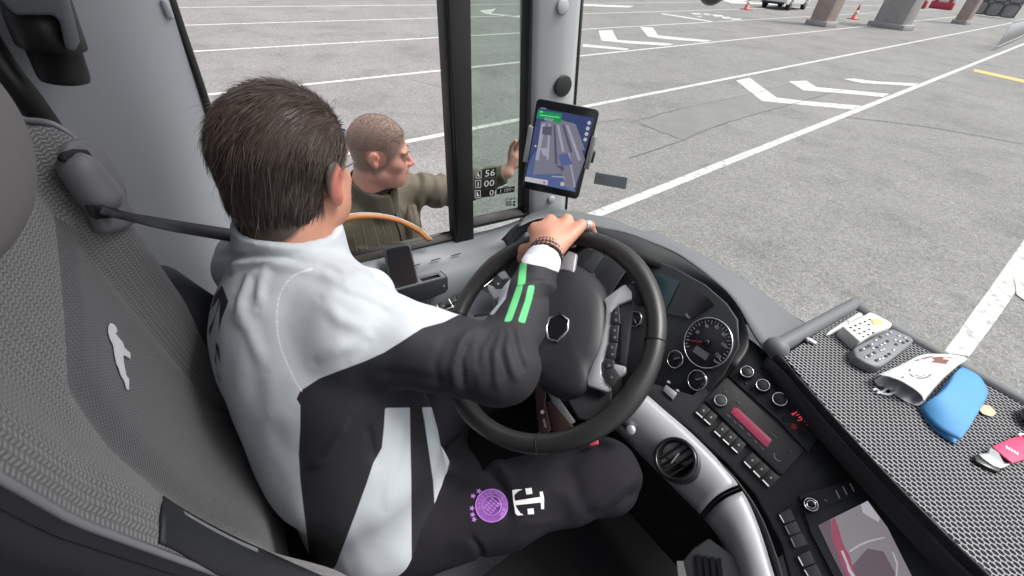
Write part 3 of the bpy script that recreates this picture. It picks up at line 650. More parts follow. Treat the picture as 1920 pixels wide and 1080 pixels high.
# cluster recess back panel
g=G();g.slab([(960,500),(1000,450),(1060,430),(1120,440),(1205,480),(1265,502),(1325,535),(1365,570),(1385,600),(1388,650),(1362,700),(1318,752),(1262,768),(1205,752),(1100,760),(980,700)],PS,.006,-.012);g.out('gauge_panel','dash_dark',dash,bevel=.003)
g=G();g.slab([(1213,520),(1236,512),(1275,528),(1245,590),(1240,575),(1228,540)],PS,.002,-.005);g.slab([(1214,518),(1213,520),(1240,600),(1250,585)],PS,.001,-.005);g.out('teal_display','teal_screen',dash)
g=G();g.slab([(1278,528),(1330,560),(1340,572),(1298,598),(1250,588)],PS,.002,-.004);g.out('info_display','gloss_black',dash)
g=G();g.slab([(1285,590),(1287,587),(1294,596),(1291,598)],PS,.001,-.001);g.out('info_mark','mark_dim',dash)
def gauge(px,py,r,pl,ticks,a0,a1,numbers,name,needle,label,nl=.75,lens=False,hb=0):
    c=onp(px,py,pl,hb);n=pl[1];right=nrm(np.cross(np.array([0,0,1.]),n))
    up=np.cross(n,right); gg=G();gg.disc(c,n,0,0,64,[(r*1.0,-.012),(r*1.0,.001),(.001,.001)]);t=gg.out(name,'dial',dash,True);t['label']=label
    g=G();P=[c+(right*math.cos(a)+up*math.sin(a))*r for a in np.linspace(0,6.283,72,endpoint=False)];g.tube([p+n*.003 for p in P],.0018 if r>.03 else .0014,6,close=True);g.out('bezel','chrome',t,True)
    g=G()
    for i in range(ticks):
        a=R(a0+(a1-a0)*i/(ticks-1));d=right*math.cos(a)+up*math.sin(a);s_=np.cross(n,d);ln=.15 if i%2==0 else .08;w_=.0007
        q0=c+d*r*.93+n*.0016;q1=c+d*r*(.93-ln)+n*.0016;g.add([q0-s_*w_,q0+s_*w_,q1+s_*w_,q1-s_*w_],[[0,1,2,3]])
    g.out('scale','mark',t)
    g=G()
    for s_,a in numbers:
        a=R(a);d=right*math.cos(a)+up*math.sin(a);q=c+d*r*.66+n*.0016;hh=r*.075;ww=hh*.62*len(s_)
        text_on(g,s_,[q-right*ww+up*hh,q+right*ww+up*hh,q+right*ww-up*hh,q-right*ww-up*hh])
    if numbers: g.out('numerals','mark',t)
    a=R(needle);d=right*math.cos(a)+up*math.sin(a);s_=np.cross(n,d);g=G();b_=c+n*.006;g.prism([b_-s_*.0016,b_+s_*.0016,b_+d*r*nl+s_*.0005,b_+d*r*nl-s_*.0005],[b_-s_*.0016+n*.001,b_+s_*.0016+n*.001,b_+d*r*nl+s_*.0005+n*.001,b_+d*r*nl-s_*.0005+n*.001]);g.out('needle','needle_red' if r>.03 else 'mark_dim',t)
    g=G();g.disc(c,n,0,0,24,[(r*.14,.001),(r*.14,.008),(r*.11,.010),(.0005,.0105)]);g.out('needle_cap','gloss_black',t,True)
    return t,c,right,up,n
# angle of the image direction on the plane is found from a pixel pair, so the needle points where the photo shows
def ang(px,py,qx,qy,pl):
    c=onp(px,py,pl);q=onp(qx,qy,pl);n=pl[1];right=nrm(np.cross(np.array([0,0,1.]),n));up=np.cross(n,right);d=q-c;return math.degrees(math.atan2(d@up,d@right))
A=lambda qx,qy:ang(1327,643,qx,qy,PS)
nums=[('20',A(1308,622)),('40',A(1326,610)),('60',A(1344,612)),('80',A(1357,627)),('100',A(1358,647)),('120',A(1347,668))]
aS=A(1292,668);aE=A(1352,690);
if aE>aS: aE-=360
t,c,rt,up,n_=gauge(1327,643,.0555,PS,27,aS-25,A(1352,676)-0 if A(1352,676)<aS-25 else A(1352,676)-360,[],'speedometer',A(1289,638),'large round speedometer with white scale and red needle')
g=G()
for s_,(qx,qy) in zip(['20','40','60','80','100','120'],[(1308,622),(1325,611),(1344,613),(1357,627),(1358,647),(1347,667)]):
    q=onp(qx,qy,PS,.002);hh=.0036;ww=hh*.6*len(s_);rr=nrm(onp(qx+10,qy+9,PS)-onp(qx,qy,PS));uu=np.cross(n_,rr);text_on(g,s_,[q-rr*ww+uu*hh,q+rr*ww+uu*hh,q+rr*ww-uu*hh,q-rr*ww-uu*hh])
text_on(g,'km/h',[onp(1340,673,PS,.002),onp(1352,680,PS,.002),onp(1350,685,PS,.002),onp(1338,678,PS,.002)]);g.out('numerals','mark',t)
g=G();g.slab([(1307,648),(1330,664),(1323,676),(1299,659)],PS,.0012,.001);g.out('odometer','steel_grey',t)
for px,py,r,nd,lab in((1267,674,.0200,(1277,671),'small round gauge left of the speedometer\'s lower edge'),(1308,713,.0215,(1318,710),'small round gauge below the speedometer'),(1166,524,.046,(1150,540),'large dark gauge seen through the wheel'),(1192,598,.02,(1195,606),'small gauge seen through the wheel spokes')):
    B=lambda x,y:ang(px,py,x,y,PS); t,c,rt,up,n_=gauge(px,py,r,PS,9 if r<.03 else 25,B(px+r*500,py-r*300)+60,B(px+r*500,py+r*500)-30 if B(px+r*500,py+r*500)<B(px+r*500,py-r*300) else -60,[],'gauge',B(*nd),lab)
    if r<.03:
        g=G();q=[onp(px+a,py+b,PS,.0022) for a,b in((5,8),(10,4),(13,8),(8,12))];text_on(g,'0',q);g.out('numerals','mark_dim',t)
for a,b in((1243,716),(1254,717)):
    pass
g=G();g.slab([(1249,722),(1270,738),(1262,750),(1243,733)],PC,.004,.002);g.out('reset_button','steel_grey',dash,bevel=.001)
for a,b in((1254,717),(1271,733)): g=G();g.slab([(a-4,b-2),(a+1,b-3),(a+4,b+2),(a-1,b+2)],PC,.003,.002);g.out('indicator_tab','mark_dim',dash)
# console face
con=[(1190,735),(1215,720),(1300,745),(1355,690),(1378,640),(1404,640),(1446,672),(1475,690),(1600,820),(1760,980),(1900,1120),(1980,1300),(1560,1300),(1488,1120),(1462,1020),(1415,930),(1360,870),(1290,805)]
g=G();g.slab(con,PC,.02,-.02);g.out('console_face','dash_black',dash,bevel=.004)
# rail ridges between console and shelf
E1=cr([W(1440,668,z=1.63),W(1475,700,z=1.635),W(1560,800,z=1.635),W(1680,930,z=1.635),W(1800,1055,z=1.635),W(1960,1210,z=1.635)],30)
E2=cr([W(1466,668,z=1.65),W(1500,712,z=1.652),W(1590,812,z=1.652),W(1710,940,z=1.652),W(1835,1060,z=1.652),W(1990,1200,z=1.652)],30)
E0=cr([W(1425,690,z=1.605),W(1452,715,z=1.605),W(1530,815,z=1.60),W(1640,940,z=1.60),W(1750,1060,z=1.60),W(1900,1210,z=1.60)],30)
sheet('console_rail',[E0]+rows_between(E0,E1,4,.006)[1:],'dash_dark',dash,.003)
sheet('shelf_edge',[E1+[0,0,-.004]]+rows_between(E1,E2,5,.007)[1:]+[E2+[.004,.002,-.02]],'dash_black',dash,.003)
# shelf: base, raised rim on the left and towards the windscreen, woven mat
t0=W(1470,668,z=1.65)
shl=[W(1470,668,z=1.65),W(1608,573,z=1.65),W(1920,749,z=1.65)+[0,0,0],W(2350,985,z=1.65),W(2350,1500,z=1.65),W(2000,1200,z=1.65),W(1835,1060,z=1.65),W(1590,812,z=1.65)]
shl=[p*1.0 for p in shl]
g=G();g.prism([p+[0,0,-.03] for p in shl],[p+[0,0,-.004] for p in shl]);g.out('shelf','dash_dark',dash)
g=G();g.prism([p+[0,0,-.0035] for p in shl],[p for p in shl]);g.out('mesh_mat','mesh_mat',dash)
P0=W(1435,662,z=1.662);P1=W(1596,557,z=1.665);P2=W(2400,1005,z=1.665)
def rim(A,B,w_,name,m='dash_grey'):
    d=nrm(B-A);s_=np.cross([0,0,1],d);rows=[]
    for t in np.linspace(0,1,14):
        p=A*(1-t)+B*t;rows.append([p+s_*a*w_+np.array([0,0,h]) for a,h in((-1,-.035),(-1,-.006),(-.75,.004),(-.3,.008),(.3,.008),(.75,.003),(1,-.008),(1,-.035))])
    return sheet(name,rows,m,dash,.003)
rim(W(1452,650,z=1.655),W(1606,566,z=1.655),.014,'shelf_rim');rim(W(1598,572,z=1.650),W(2400,1022,z=1.650),.013,'shelf_rim')
g=G();g.ball(W(1456,652,z=1.648),(.024,.022,.022),20,12);g.out('rim_knob','dash_grey',dash,True)
# heater control strip
def slab(name,pts,pl,h,base,m,parent=dash,bevel=.001,**k):
    g=G();g.slab(pts,pl,h,base);return g.out(name,m,parent,bevel=bevel,**k)
hv=slab('climate_panel',[(1398,664),(1440,693),(1545,800),(1515,850),(1460,790),(1366,706)],PC,.004,.001,'dash_dark')
def zz6(x,y): return (1220+x/3,560+y/3)
def knob(x,y,r,parent,h=.018,m='dash_black',ring='chrome',lab=None):
    px,py=zz6(x,y);c=onp(px,py,PC,.003);n=PC[1];g=G();g.disc(c,n,0,0,32,[(r*1.1,0),(r*1.05,h*.7),(r*.9,h),(.001,h)]);k=g.out('knob',m,parent,True)
    if lab: k['label']=lab
    g=G();a=nrm(np.cross(n,[0,0,1]));b_=np.cross(n,a);g.tube([c+n*h+(a*math.cos(t)+b_*math.sin(t))*r*.93 for t in np.linspace(0,6.283,36,endpoint=False)],.0011,6,close=True);g.out('knob_ring',ring,k,True);return k
knob(540,425,.0125,hv,lab='first chrome-ringed heater knob from the gauges');knob(628,500,.0125,hv,lab='middle chrome-ringed heater knob');knob(722,578,.0135,hv,lab='last heater knob, beside a second ring')
g=G();px,py=zz6(752,578);c=onp(px,py,PC,.004);n=PC[1];a=nrm(np.cross(n,[0,0,1]));b_=np.cross(n,a);g.tube([c+(a*math.cos(t)+b_*math.sin(t))*.0145 for t in np.linspace(0,6.283,36,endpoint=False)],.0009,6,close=True);g.out('knob_ring','steel_grey',hv,True)
for x,y,r in((502,450,.0045),(535,480,.004),(568,508,.004),(603,538,.004),(714,637,.0055),(757,680,.0055),(848,762,.005)):
    g=G();g.disc(onp(*zz6(x,y),PC,.004),PC[1],0,0,16,[(r,0),(r*.9,.002),(.0005,.0025)]);g.out('push_button','dash_black',hv,True)
g=G();g.disc(onp(*zz6(808,720),PC,.004),PC[1],0,0,16,[(.006,0),(.005,.002),(.0005,.0025)]);g.out('push_button','needle_red',hv,True)
g=G()
for L_ in([(792,650),(806,643)],[(798,656),(824,634)],[(818,656),(838,650),(846,662),(832,669)],[(832,669),(850,671),(849,682),(826,685)],[(864,691),(888,685),(880,711)]):
    for p0_,p1_ in zip(L_[:-1],L_[1:]): g.tube([onp(*zz6(*p0_),PC,.0062),onp(*zz6(*p1_),PC,.0062)],.0006,4)
g.out('temperature_digits','red_led',hv)
# radio
rad=slab('radio',[(1358,711),(1365,711),(1508,846),(1467,890),(1458,888),(1322,752)],PC,.007,.001,'dash_black');rad['label']='black car radio with a long dim red display'
slab('radio_display',[zz6(468,612),zz6(492,618),zz6(682,796),zz6(655,836),zz6(640,828),zz6(448,640)],PC,.0012,.0085,'radio_red',rad,.0003)
knob(393,580,.012,rad,.012,'dash_dark','steel_grey')
for (x0,y0,x1,y1) in((418,518,430,528),(488,578,506,594),(676,755,712,784),(778,848,796,864),(430,650,448,668),(468,688,480,700),(500,712,520,732),(545,755,560,772),(585,797,600,812),(620,835,636,850)):
    g=G();g.tube([onp(*zz6(x0,y0),PC,.0095),onp(*zz6(x1,y1),PC,.0095)],.0006,4);g.out('radio_button','mark_dim',rad)
g=G();c=onp(*zz6(725,885),PC,.0085);g.tube([c+(a*math.cos(t)+b_*math.sin(t))*.009 for t in np.linspace(.2,2.4,12)],.0007,5);g.out('radio_mark','mark_dim',rad)
# rocker switches below the radio
def switches(quad,nn,parentname,lab,extra=0,light='mark'):
    q=[np.array(zz6(*p)) for p in quad];sb=slab(parentname,[tuple(p) for p in q],PC,.002,.001,'dash_dark');sb['label']=lab
    for i in range(nn):
        f0=i/nn+.02;f1=(i+1)/nn-.02;P=lambda u,v:tuple((q[0]*(1-u)+q[1]*u)*(1-v)+(q[3]*(1-u)+q[2]*u)*v)
        s_=slab('switch',[P(f0,.06),P(f1,.06),P(f1,.9),P(f0,.9)],PC,.004,.003,'dash_black',sb,.0008)
        g=G();g.slab([P(f0+.03,.84),P(f1-.03,.84),P(f1-.03,.93),P(f0+.03,.93)],PC,.001,.0065);g.out('switch_light',light,s_)
        g=G();cxy=np.array(P((f0+f1)/2,.42));g.slab([tuple(cxy+d) for d in((-2.2,-1),(1,-2.4),(2.4,1.2),(-1,2.2))],PC,.0006,.007);g.out('switch_symbol','mark_dim',s_)
    return sb
switches([(300,590),(380,660),(335,720),(245,640)],2,'switch_pair','pair of rocker switches left of the radio')
switches([(405,690),(540,820),(490,880),(345,745)],3,'switch_bank','bank of rocker switches directly below the radio')
switches([(570,862),(730,1005),(665,1070),(512,915)],3,'switch_bank','bank of rocker switches farthest below the radio')
# lower switch columns, knob and reversing monitor
mon=slab('monitor',[(1497,930),(1622,893),(1660,905),(1800,1090),(1860,1200),(1640,1230),(1520,1000)],PC,.006,.001,'dash_dark');mon['label']='reversing monitor showing grey ground and a red edge'
def z7(x,y): return (1260+x/4.3636,860+y/4.3636)
slab('monitor_button_strip',[z7(1060,330),z7(1480,150),z7(1560,265),z7(1150,440)],PC,.003,.0065,'dash_black',mon)
px,py=z7(1125,380);c=onp(px,py,PC,.009);g=G();g.disc(c,PC[1],0,0,32,[(.013,0),(.012,.016),(.010,.018),(.001,.018)]);k=g.out('knob','gloss_black',mon,True)
for rr in(.0098,.0062): g=G();g.tube([c+PC[1]*.0185+(a*math.cos(t)+b_*math.sin(t))*rr for t in np.linspace(0,6.283,30,endpoint=False)],.0008,5,close=True);g.out('knob_ring','chrome',k,True)
for x0,y0,x1,y1 in((1340,258,1372,325),(1398,228,1432,295),(1456,202,1490,268)): g=G();g.tube([onp(*z7(x0,y0),PC,.010),onp(*z7(x1,y1),PC,.010)],.0009,5);g.out('button_divider','mark',mon)
g=G();g.tube([onp(*z7(1245,338),PC,.010),onp(*z7(1260,340),PC,.010),onp(*z7(1270,355),PC,.010)],.0008,5);g.out('button_mark','mark_dim',mon)
scr=slab('screen',[z7(1195,545),z7(1600,345),z7(1760,560),z7(1960,960),z7(2100,1250),z7(1600,1250),z7(1400,960),z7(1310,790)],PC,.0012,.0072,'monitor_grey',mon,.0003);scr['label']='glowing monitor screen with reversing camera picture'
for nm,P,mm,hh in(('screen_red_edge',[(1305,500),(1330,480),(1360,560),(1400,700),(1455,800),(1500,960),(1540,1060),(1480,1060),(1430,960),(1350,760),(1312,660)],'monitor_red',.0003),
  ('screen_left_shape',[(1195,545),(1300,495),(1312,660),(1350,760),(1430,960),(1400,960),(1310,790)],'monitor_dark',.0002),
  ('screen_dark_ground',[(1400,960),(1600,735),(1730,760),(1840,960),(1960,1250),(1600,1250)],'monitor_dark',.0002),
  ('screen_curve',[(1450,755),(1530,700),(1620,665),(1740,640),(1738,650),(1625,678),(1540,712),(1458,765)],'monitor_light',.0006),
  ('screen_curve',[(1810,760),(1850,860),(1840,960),(1870,1060),(1858,1060),(1828,960),(1838,870),(1800,765)],'monitor_light',.0006),
  ('screen_bright_corner',[(1545,375),(1600,345),(1700,485),(1690,520),(1560,440)],'monitor_light',.0004),
  ('screen_guide',[(1380,755),(1400,750),(1440,850),(1465,910),(1500,960),(1530,1060),(1510,1060),(1470,965),(1440,920),(1425,860)],'monitor_light',.0009)):
    slab(nm,[z7(*p) for p in P],PC,hh,.0084+ (0 if hh<.0005 else .0002),mm,scr,0)
def swq(name,quads,lab):
    first=None
    for i,qd in enumerate(quads):
        s_=slab('switch',[z7(*p) for p in qd],PC,.005,.001,'dash_dark',dash,.001)
        if i==0: s_['label']=lab
        A0,A1=np.array(z7(*qd[0])),np.array(z7(*qd[3]));dv=(np.array(z7(*qd[1]))-A0)*.08
        g=G();g.slab([tuple(A0*.88+A1*.12+dv*.3),tuple(A0*.88+A1*.12+dv*1.3),tuple(A0*.12+A1*.88+dv*1.3),tuple(A0*.12+A1*.88+dv*.3)],PC,.001,.0055);g.out('switch_light','mark' if i in(0,3,4) else 'steel_grey',s_)
swq('switch',[[(868,452),(965,405),(1010,500),(915,535)],[(915,545),(1010,508),(1055,600),(960,632)],[(960,640),(1058,605),(1110,700),(1005,738)],[(1020,795),(1125,745),(1170,850),(1070,890)],[(1070,900),(1175,858),(1230,960),(1130,1000)]],'column of square switches beside the monitor')
# silver trim band with round air vent
U=[(1190,722),(1240,766),(1300,818),(1358,878),(1398,935),(1425,1000),(1450,1080),(1490,1200)]
Lo=[(1150,800),(1205,855),(1270,920),(1315,965),(1350,1010),(1372,1060),(1385,1110),(1400,1200)]
Uw=cr([onp(x,y,PC,.003) for x,y in U],40);Lw_=cr([onp(x,y,PC,-.035) for x,y in Lo],40)
def part(i0,i1,name):
    return sheet(name,[Uw[i0:i1]+[0,0,-.01]]+rows_between(Uw[i0:i1],Lw_[i0:i1],9,.022,(-.2,-.5,.8)),'silver',dash,.004)
part(0,22,'silver_trim');part(22,40,'silver_trim')
g=G();g.tube(rows_between(Uw[21:23],Lw_[21:23],9,.0235,(-.2,-.5,.8)) and [r[0]*.5+r[1]*.5 for r in rows_between(Uw[21:23],Lw_[21:23],9,.0245,(-.2,-.5,.8))],.0009,5);g.out('trim_joint','void',dash)
vp=plane(onp(1265,862,PC,.014),(-.15,-.62,.75));vn=vp[1];va=nrm(np.cross(vn,[0,0,1]));vb=np.cross(vn,va);vc=onp(1268,862,vp,.0)
g=G();g.disc(vc,vn,0,0,40,[(.044,-.02),(.043,.010),(.038,.014),(.035,.008),(.034,-.012),(.001,-.014)]);av=g.out('air_vent','gloss_black',dash,True);av['label']='round black air vent set in the silver trim'
for q in(-.02,-.007,.007,.02): g=G();hw=math.sqrt(.034**2-q*q);g.box(vc+va*q-vn*.003,(.0022,hw*2,.012),np.stack([va,vb,vn],1));g.out('vane','rubber',av)
g=G();g.box(vc+va*.002+vn*.004,(.003,.026,.006),np.stack([nrm(va+vb*.35),nrm(vb-va*.35),vn],1));g.out('vane_tab','steel_grey',av,bevel=.0008)
# grey side strip between console and trim; lower housing
sheet('console_side',[cr([onp(x,y,PC,.004) for x,y in((1345,862),(1385,905),(1425,965),(1455,1040),(1475,1110),(1500,1200))],20),cr([onp(x,y,PC,-.012) for x,y in((1350,872),(1392,925),(1420,985),(1442,1050),(1458,1110),(1480,1200))],20)],'dash_dark',dash,.003)
k0=cr([onp(x,y,PC,-.04) for x,y in Lo],30)
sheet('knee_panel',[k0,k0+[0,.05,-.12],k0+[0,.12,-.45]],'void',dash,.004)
# lower gear housing at the bottom of the frame
g=G();g.slab([(1300,1030),(1330,1010),(1380,1045),(1400,1120),(1300,1150),(1275,1060)],plane((-.1,.5,1.36),(-.1,-.6,.8)),.01);g.out('shifter_housing','dash_dark',dash,bevel=.003)
g=G();g.slab([(1270,1052),(1281,1052),(1296,1120),(1276,1120)],plane((-.1,.5,1.38),(-.1,-.6,.8)),.004);g.out('housing_edge','steel_grey',dash)
for i in range(4): g=G();x=1306+i*13;g.slab([(x,1040+i*2),(x+7,1040+i*2),(x+14,1100),(x+6,1100)],plane((-.1,.5,1.375),(-.1,-.6,.8)),.004);g.out('housing_rib','gloss_black',dash)
# left console: switch panel with thin chrome strip
PL=plane((-.93,.32,1.33),(.25,-.12,.95))
rC=rowC[6:]+[0,0,-.003]
g=G();g.tube([onp(*p,PL,.008) for p in cr(np.array([(740,606,0),(790,594,0),(843,578,0),(888,552,0),(935,515,0),(965,485,0)]),24)[:,:2]],.0022,6);g.out('chrome_strip','chrome',dash,True)
g=G();g.slab([(700,640),(740,606),(790,594),(843,578),(888,552),(935,515),(970,485),(1010,500),(1000,640),(900,720),(720,700)],PL,.01,-.01);g.out('side_console','dash_dark',dash,bevel=.002)
def z4(x,y): return (640+x/4.909,420+y/4.909)
sq=[]
for r_,(ox,oy) in enumerate([(0,0),(30,55),(62,112)]):
    for c_,(dx,dy) in enumerate([(0,0),(110,-55),(165,-85)]):
        x,y=885+ox+dx,745+oy+dy-(0 if c_==0 else 0);sq.append([(x,y),(x+48,y-22),(x+72,y+22),(x+25,y+48)])
for i,qd in enumerate(sq):
    s_=slab('switch',[z4(*p) for p in qd],PL,.006,.001,'dash_black',dash,.001)
    if i%3<2: g=G();A0=np.array(z4(*qd[0]));A1=np.array(z4(*qd[3]));g.slab([tuple(A0-(2,-.5)),tuple(A0+(-.4,-.6)),tuple(A1+(-.4,-.6)),tuple(A1-(2,-.5))],PL,.001,.0065);g.out('switch_light','mark',s_)
g=G();g.slab([z4(760,775),z4(768,772),z4(780,792),z4(772,796)],PL,.001,.001);g.out('console_mark','mark',dash)
g=G();c=onp(*z4(645,780),PL,.002);g.disc(c,PL[1],0,0,20,[(.009,0),(.009,.008),(.006,.010),(.0005,.010)]);g.out('mirror_knob','chrome',dash,True)
# lower side wall of the footwell
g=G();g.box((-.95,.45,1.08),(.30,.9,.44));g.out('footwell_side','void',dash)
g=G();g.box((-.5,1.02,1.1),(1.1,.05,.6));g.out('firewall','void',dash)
# small rocker block seen above the spoke, behind the wheel
for q in([(1090,500),(1118,472),(1132,480),(1110,512)],[(1102,515),(1114,512),(1118,522),(1106,526)]): slab('switch',q,plane((-.55,.62,1.60),(-.1,-.7,.7)),.004,0,'dash_dark',dash,.001)
slab('cluster_side',[(1075,480),(1120,455),(1180,500),(1140,560),(1090,545)],plane((-.55,.66,1.585),(-.1,-.7,.7)),.004,0,'dash_black',dash,.002)
#=WHEEL=
# ================================================================= STEERING WHEEL
WC=np.array([-.462,.383,1.6636]);WN=nrm([.038,-.5885,.8076]);WR=.216
PW=(WC,WN)
wh0=thing('steering_wheel','large black leather coach steering wheel with silver spokes','steering wheel',WC-[0,0,.02])
wa=nrm(np.cross(WN,[0,0,1]));wb=np.cross(WN,wa)
g=G();P=[];rr=[]
def wang(px,py): q=onp(px,py,PW)-WC;return math.atan2(q@wb,q@wa)
sp=[wang(1195,480),wang(930,500),wang(1190,760),wang(880,760)]
for t in np.linspace(0,2*math.pi,120,endpoint=False):
    P.append(WC+(wa*math.cos(t)+wb*math.sin(t))*WR);b_=0
    for s_ in sp: dd=abs((t-s_+math.pi)%(2*math.pi)-math.pi);b_=max(b_,math.exp(-(dd/.22)**2))
    rr.append(.0175+.0022*b_)
g.tube(P,rr,18,close=True);rimo=g.out('rim','leather',wh0,True)
for px,py in((1011,842),(1147,455),(862,590),(1232,640)):
    t=wang(px,py);c=WC+(wa*math.cos(t)+wb*math.sin(t))*WR;tg=-wa*math.sin(t)+wb*math.cos(t);rd=wa*math.cos(t)+wb*math.sin(t)
    g=G();g.tube([c+(rd*math.cos(k)+WN*math.sin(k))*.0182 for k in np.linspace(0,6.283,24,endpoint=False)],.0009,5,close=True);g.out('seam','void',rimo,True)
def wslab(name,pts,h,base,m,parent=wh0,bevel=.003,**k): return slab(name,pts,PW,h,base,m,parent,bevel,**k)
hubp=[(1004,640),(1000,560),(1015,515),(1060,500),(1100,515),(1132,548),(1140,600),(1132,660),(1110,700),(1100,735),(1060,745),(1010,715),(998,690)]
hp=cr(np.array([(x,y,0) for x,y in hubp+[hubp[0]]]),40)[:-1,:2]
hc=hp.mean(0);rows=[[onp(*(hc+(p-hc)*s_),PW,h) for p in hp] for s_,h in((1.05,-.06),(1.06,-.035),(1.0,-.015),(.93,-.004),(.8,.003),(.55,.008),(.25,.011),(.02,.012))]
V,Fc=grid(rows,True);hub=link('hub_cover',V,Fc,'smooth_hub',wh0,True);fixn(hub)
# shield emblem
e=[(1030,596),(1050,588),(1066,600),(1064,620),(1046,641),(1028,634),(1024,615)]
g=G();g.tube([onp(x,y,PW,.013) for x,y in e],.0020,8,close=True);em=g.out('emblem_frame','chrome',hub,True);wslab('emblem_field',[(1032,600),(1049,593),(1062,602),(1060,618),(1045,636),(1031,630),(1027,615)],.001,.0115,'gloss_black',em,0)
def z5(x,y): return (820+x/2.25,400+y/2.25)
# spokes
def spoke(pts,h=.012,base=-.014,m='silver',lab=None):
    o=wslab('spoke',[z5(*p) for p in pts],h,base,m,wh0,.003)
    if lab: o['label']=lab
    return o
spoke([(705,375),(780,318),(800,308),(828,345),(826,372),(770,392),(745,420),(735,520),(725,600),(700,640),(700,690),(738,742),(722,762),(640,735),(638,705),(690,560),(712,470),(716,400)],lab='silver button spoke on the console side')
spoke([(700,640),(755,640),(800,650),(800,680),(765,705),(750,680)],.008,-.016)
spoke([(770,392),(826,372),(830,400),(812,560),(800,650),(770,640),(775,500)],.010,-.022,'dash_dark')
spoke([(790,322),(835,300),(870,340),(880,400),(850,400),(828,372)],.012,-.016,'leather');spoke([(640,735),(722,762),(740,750),(735,830),(650,880),(600,870),(560,800),(540,720)],.010,-.030,'dash_dark')
spoke([(522,215),(560,168),(596,180),(582,262),(550,250),(520,248)],.012,-.016,lab='silver spoke piece under the gripping hand')
spoke([(218,305),(262,322),(300,318),(335,300),(330,340),(250,372),(222,330)],.012,-.014,lab='silver button spoke on the window side')
spoke([(258,262),(292,248),(312,282),(275,288)],.010,-.012)
spoke([(250,372),(330,340),(420,300),(470,420),(460,470),(260,470),(248,420)],.012,-.045,'case_grey')
spoke([(150,395),(195,330),(250,372),(245,430),(160,440)],.012,-.06,'case_grey')
bt=[[(232,290),(258,264),(274,288),(270,322),(250,322)],[(274,288),(306,284),(318,304),(296,318),(270,322)]]
for b,s_ in zip(bt,('+','-')):
    o=wslab('button',[z5(*p) for p in b],.006,-.006,'dash_dark',wh0,.0015);cxy=np.mean([z5(*p) for p in b],0);g=G()
    text_on(g,s_,[tuple(cxy+d) for d in(((-3,-2.4),(2.4,-3),(3,2.4),(-2.4,3)) if s_=='+' else ((-2.6,-.8),(1.5,-1.6),(2,.4),(-2,1.2)))],PW,.0008);g.out('button_sign','mark',o)
for i,b in enumerate([[(740,412),(768,392),(775,470),(734,470)],[(734,474),(770,474),(762,545),(728,545)],[(726,548),(762,548),(752,618),(712,612)],[(708,618),(750,624),(745,650),(715,662),(702,650)],[(704,668),(745,652),(775,690),(740,736),(716,715)]]):
    o=wslab('button',[z5(*p) for p in b],.005,-.003,'dash_black',wh0,.0015);cxy=np.mean([z5(*p) for p in b],0)
    for d,s_ in(((0,-7),'^'),((0,6),'o')) if i<3 else (((0,0),'>' if i==3 else 'v'),):
        g=G();q=cxy+d;text_on(g,s_,[tuple(q+k) for k in((-2.4,-2.2),(2.2,-2.4),(2.6,2),(-2,2.4))],PW,.0035);g.out('button_sign','mark_dim',o)
# column and shroud
g=G();g.tube([WC-WN*.05,WC-WN*.16,WC-WN*.42],[.062,.075,.07],24);g.out('column','void',wh0,True)
g=G();st=WC-WN*.085;g.tube([st+wa*0,W(1120,760,r=.90),W(1176,792,r=.92)],[.008,.008,.010],10);g.tube([W(1170,787,r=.92),W(1190,806,r=.915)],[.012,.014],12)
g.out('stalk','dash_dark',wh0,True);g=G();e0=W(1183,806,r=.905);g.disc(e0,nrm(CAM-e0),0,0,18,[(.0095,-.01),(.0095,.004),(.008,.006),(.001,.006)]);g.out('stalk_end','steel_grey',wh0,True)
#=SEAT=
# ================================================================= DRIVER'S SEAT
seat=thing('driver_seat','grey knitted fabric driver seat with built-in belt guide and white animal emblem','seat',(-.5,-.3,.87))
def xb(z): return float(np.interp(z,[1.2,1.6,1.705,1.8,1.877,1.903,1.93,1.96],[-.40,-.405,-.408,-.415,-.453,-.531,-.60,-.67]))
def yprof(x,z):                          # front face of the backrest
    b=0
    b+=(.040+.16*max(0,1.9-z))*math.exp(-((x+.285)/.075)**2)+.030*math.exp(-((x+.745)/.05)**2)
    b-=.010*math.exp(-((x-xb(z))/.026)**2)+.010*math.exp(-((x+.665)/.018)**2)*min(1,max(0,(1.95-z)/.05))
    y=-.232+b+ (1.9-z)*.055
    y+=.030*math.exp(-((z-1.45)/.12)**2)
    if x<-.755: y-=((x+.755)/.03)**2*.02
    return y
def outline(z):                          # (window side x, aisle side x)
    wl=float(np.interp(z,[1.15,1.95,1.988,2.014,2.043,2.059,2.074,2.097,2.15,2.26],[-.772,-.776,-.770,-.758,-.727,-.69,-.652,-.622,-.60,-.57]))
    return wl,-.262 if z<1.98 else -1.034-wl
rows=[];ZZ=np.linspace(1.18,2.24,140)
for z in ZZ:
    a,b=outline(z);r=[]
    for u in np.linspace(0,1,130): x=a+(b-a)*u;r.append((x,yprof(x,z),z))
    r=[(a+.01,-.36,z),(a-.004,-.30,z)]+r+[(b+.004,-.30,z),(b-.01,-.36,z)];rows.append(r)
def inpoly_dark(p): return polysd(pixa(np.array([p])),[(304,918),(330,935),(420,985),(560,1050),(760,1120),(700,1200),(460,1140),(300,1040)])[0]<0
V,Fc=grid(rows,True);nn=len(rows[0]);fm=[]
nu=70
for f in Fc:
    i=f[0]//nn;k=f[0]%nn;z=ZZ[i];a,b=outline(z);x=V[f[0]][0];m_=0
    if k<3 or k>nn-5: m_=2
    elif -.665<x<xb(z) and z<1.96: m_=1
    fm.append(m_)
Fc+=[list(range(nn))[::-1],[len(V)-nn+i for i in range(nn)]];fm+=[2,2]
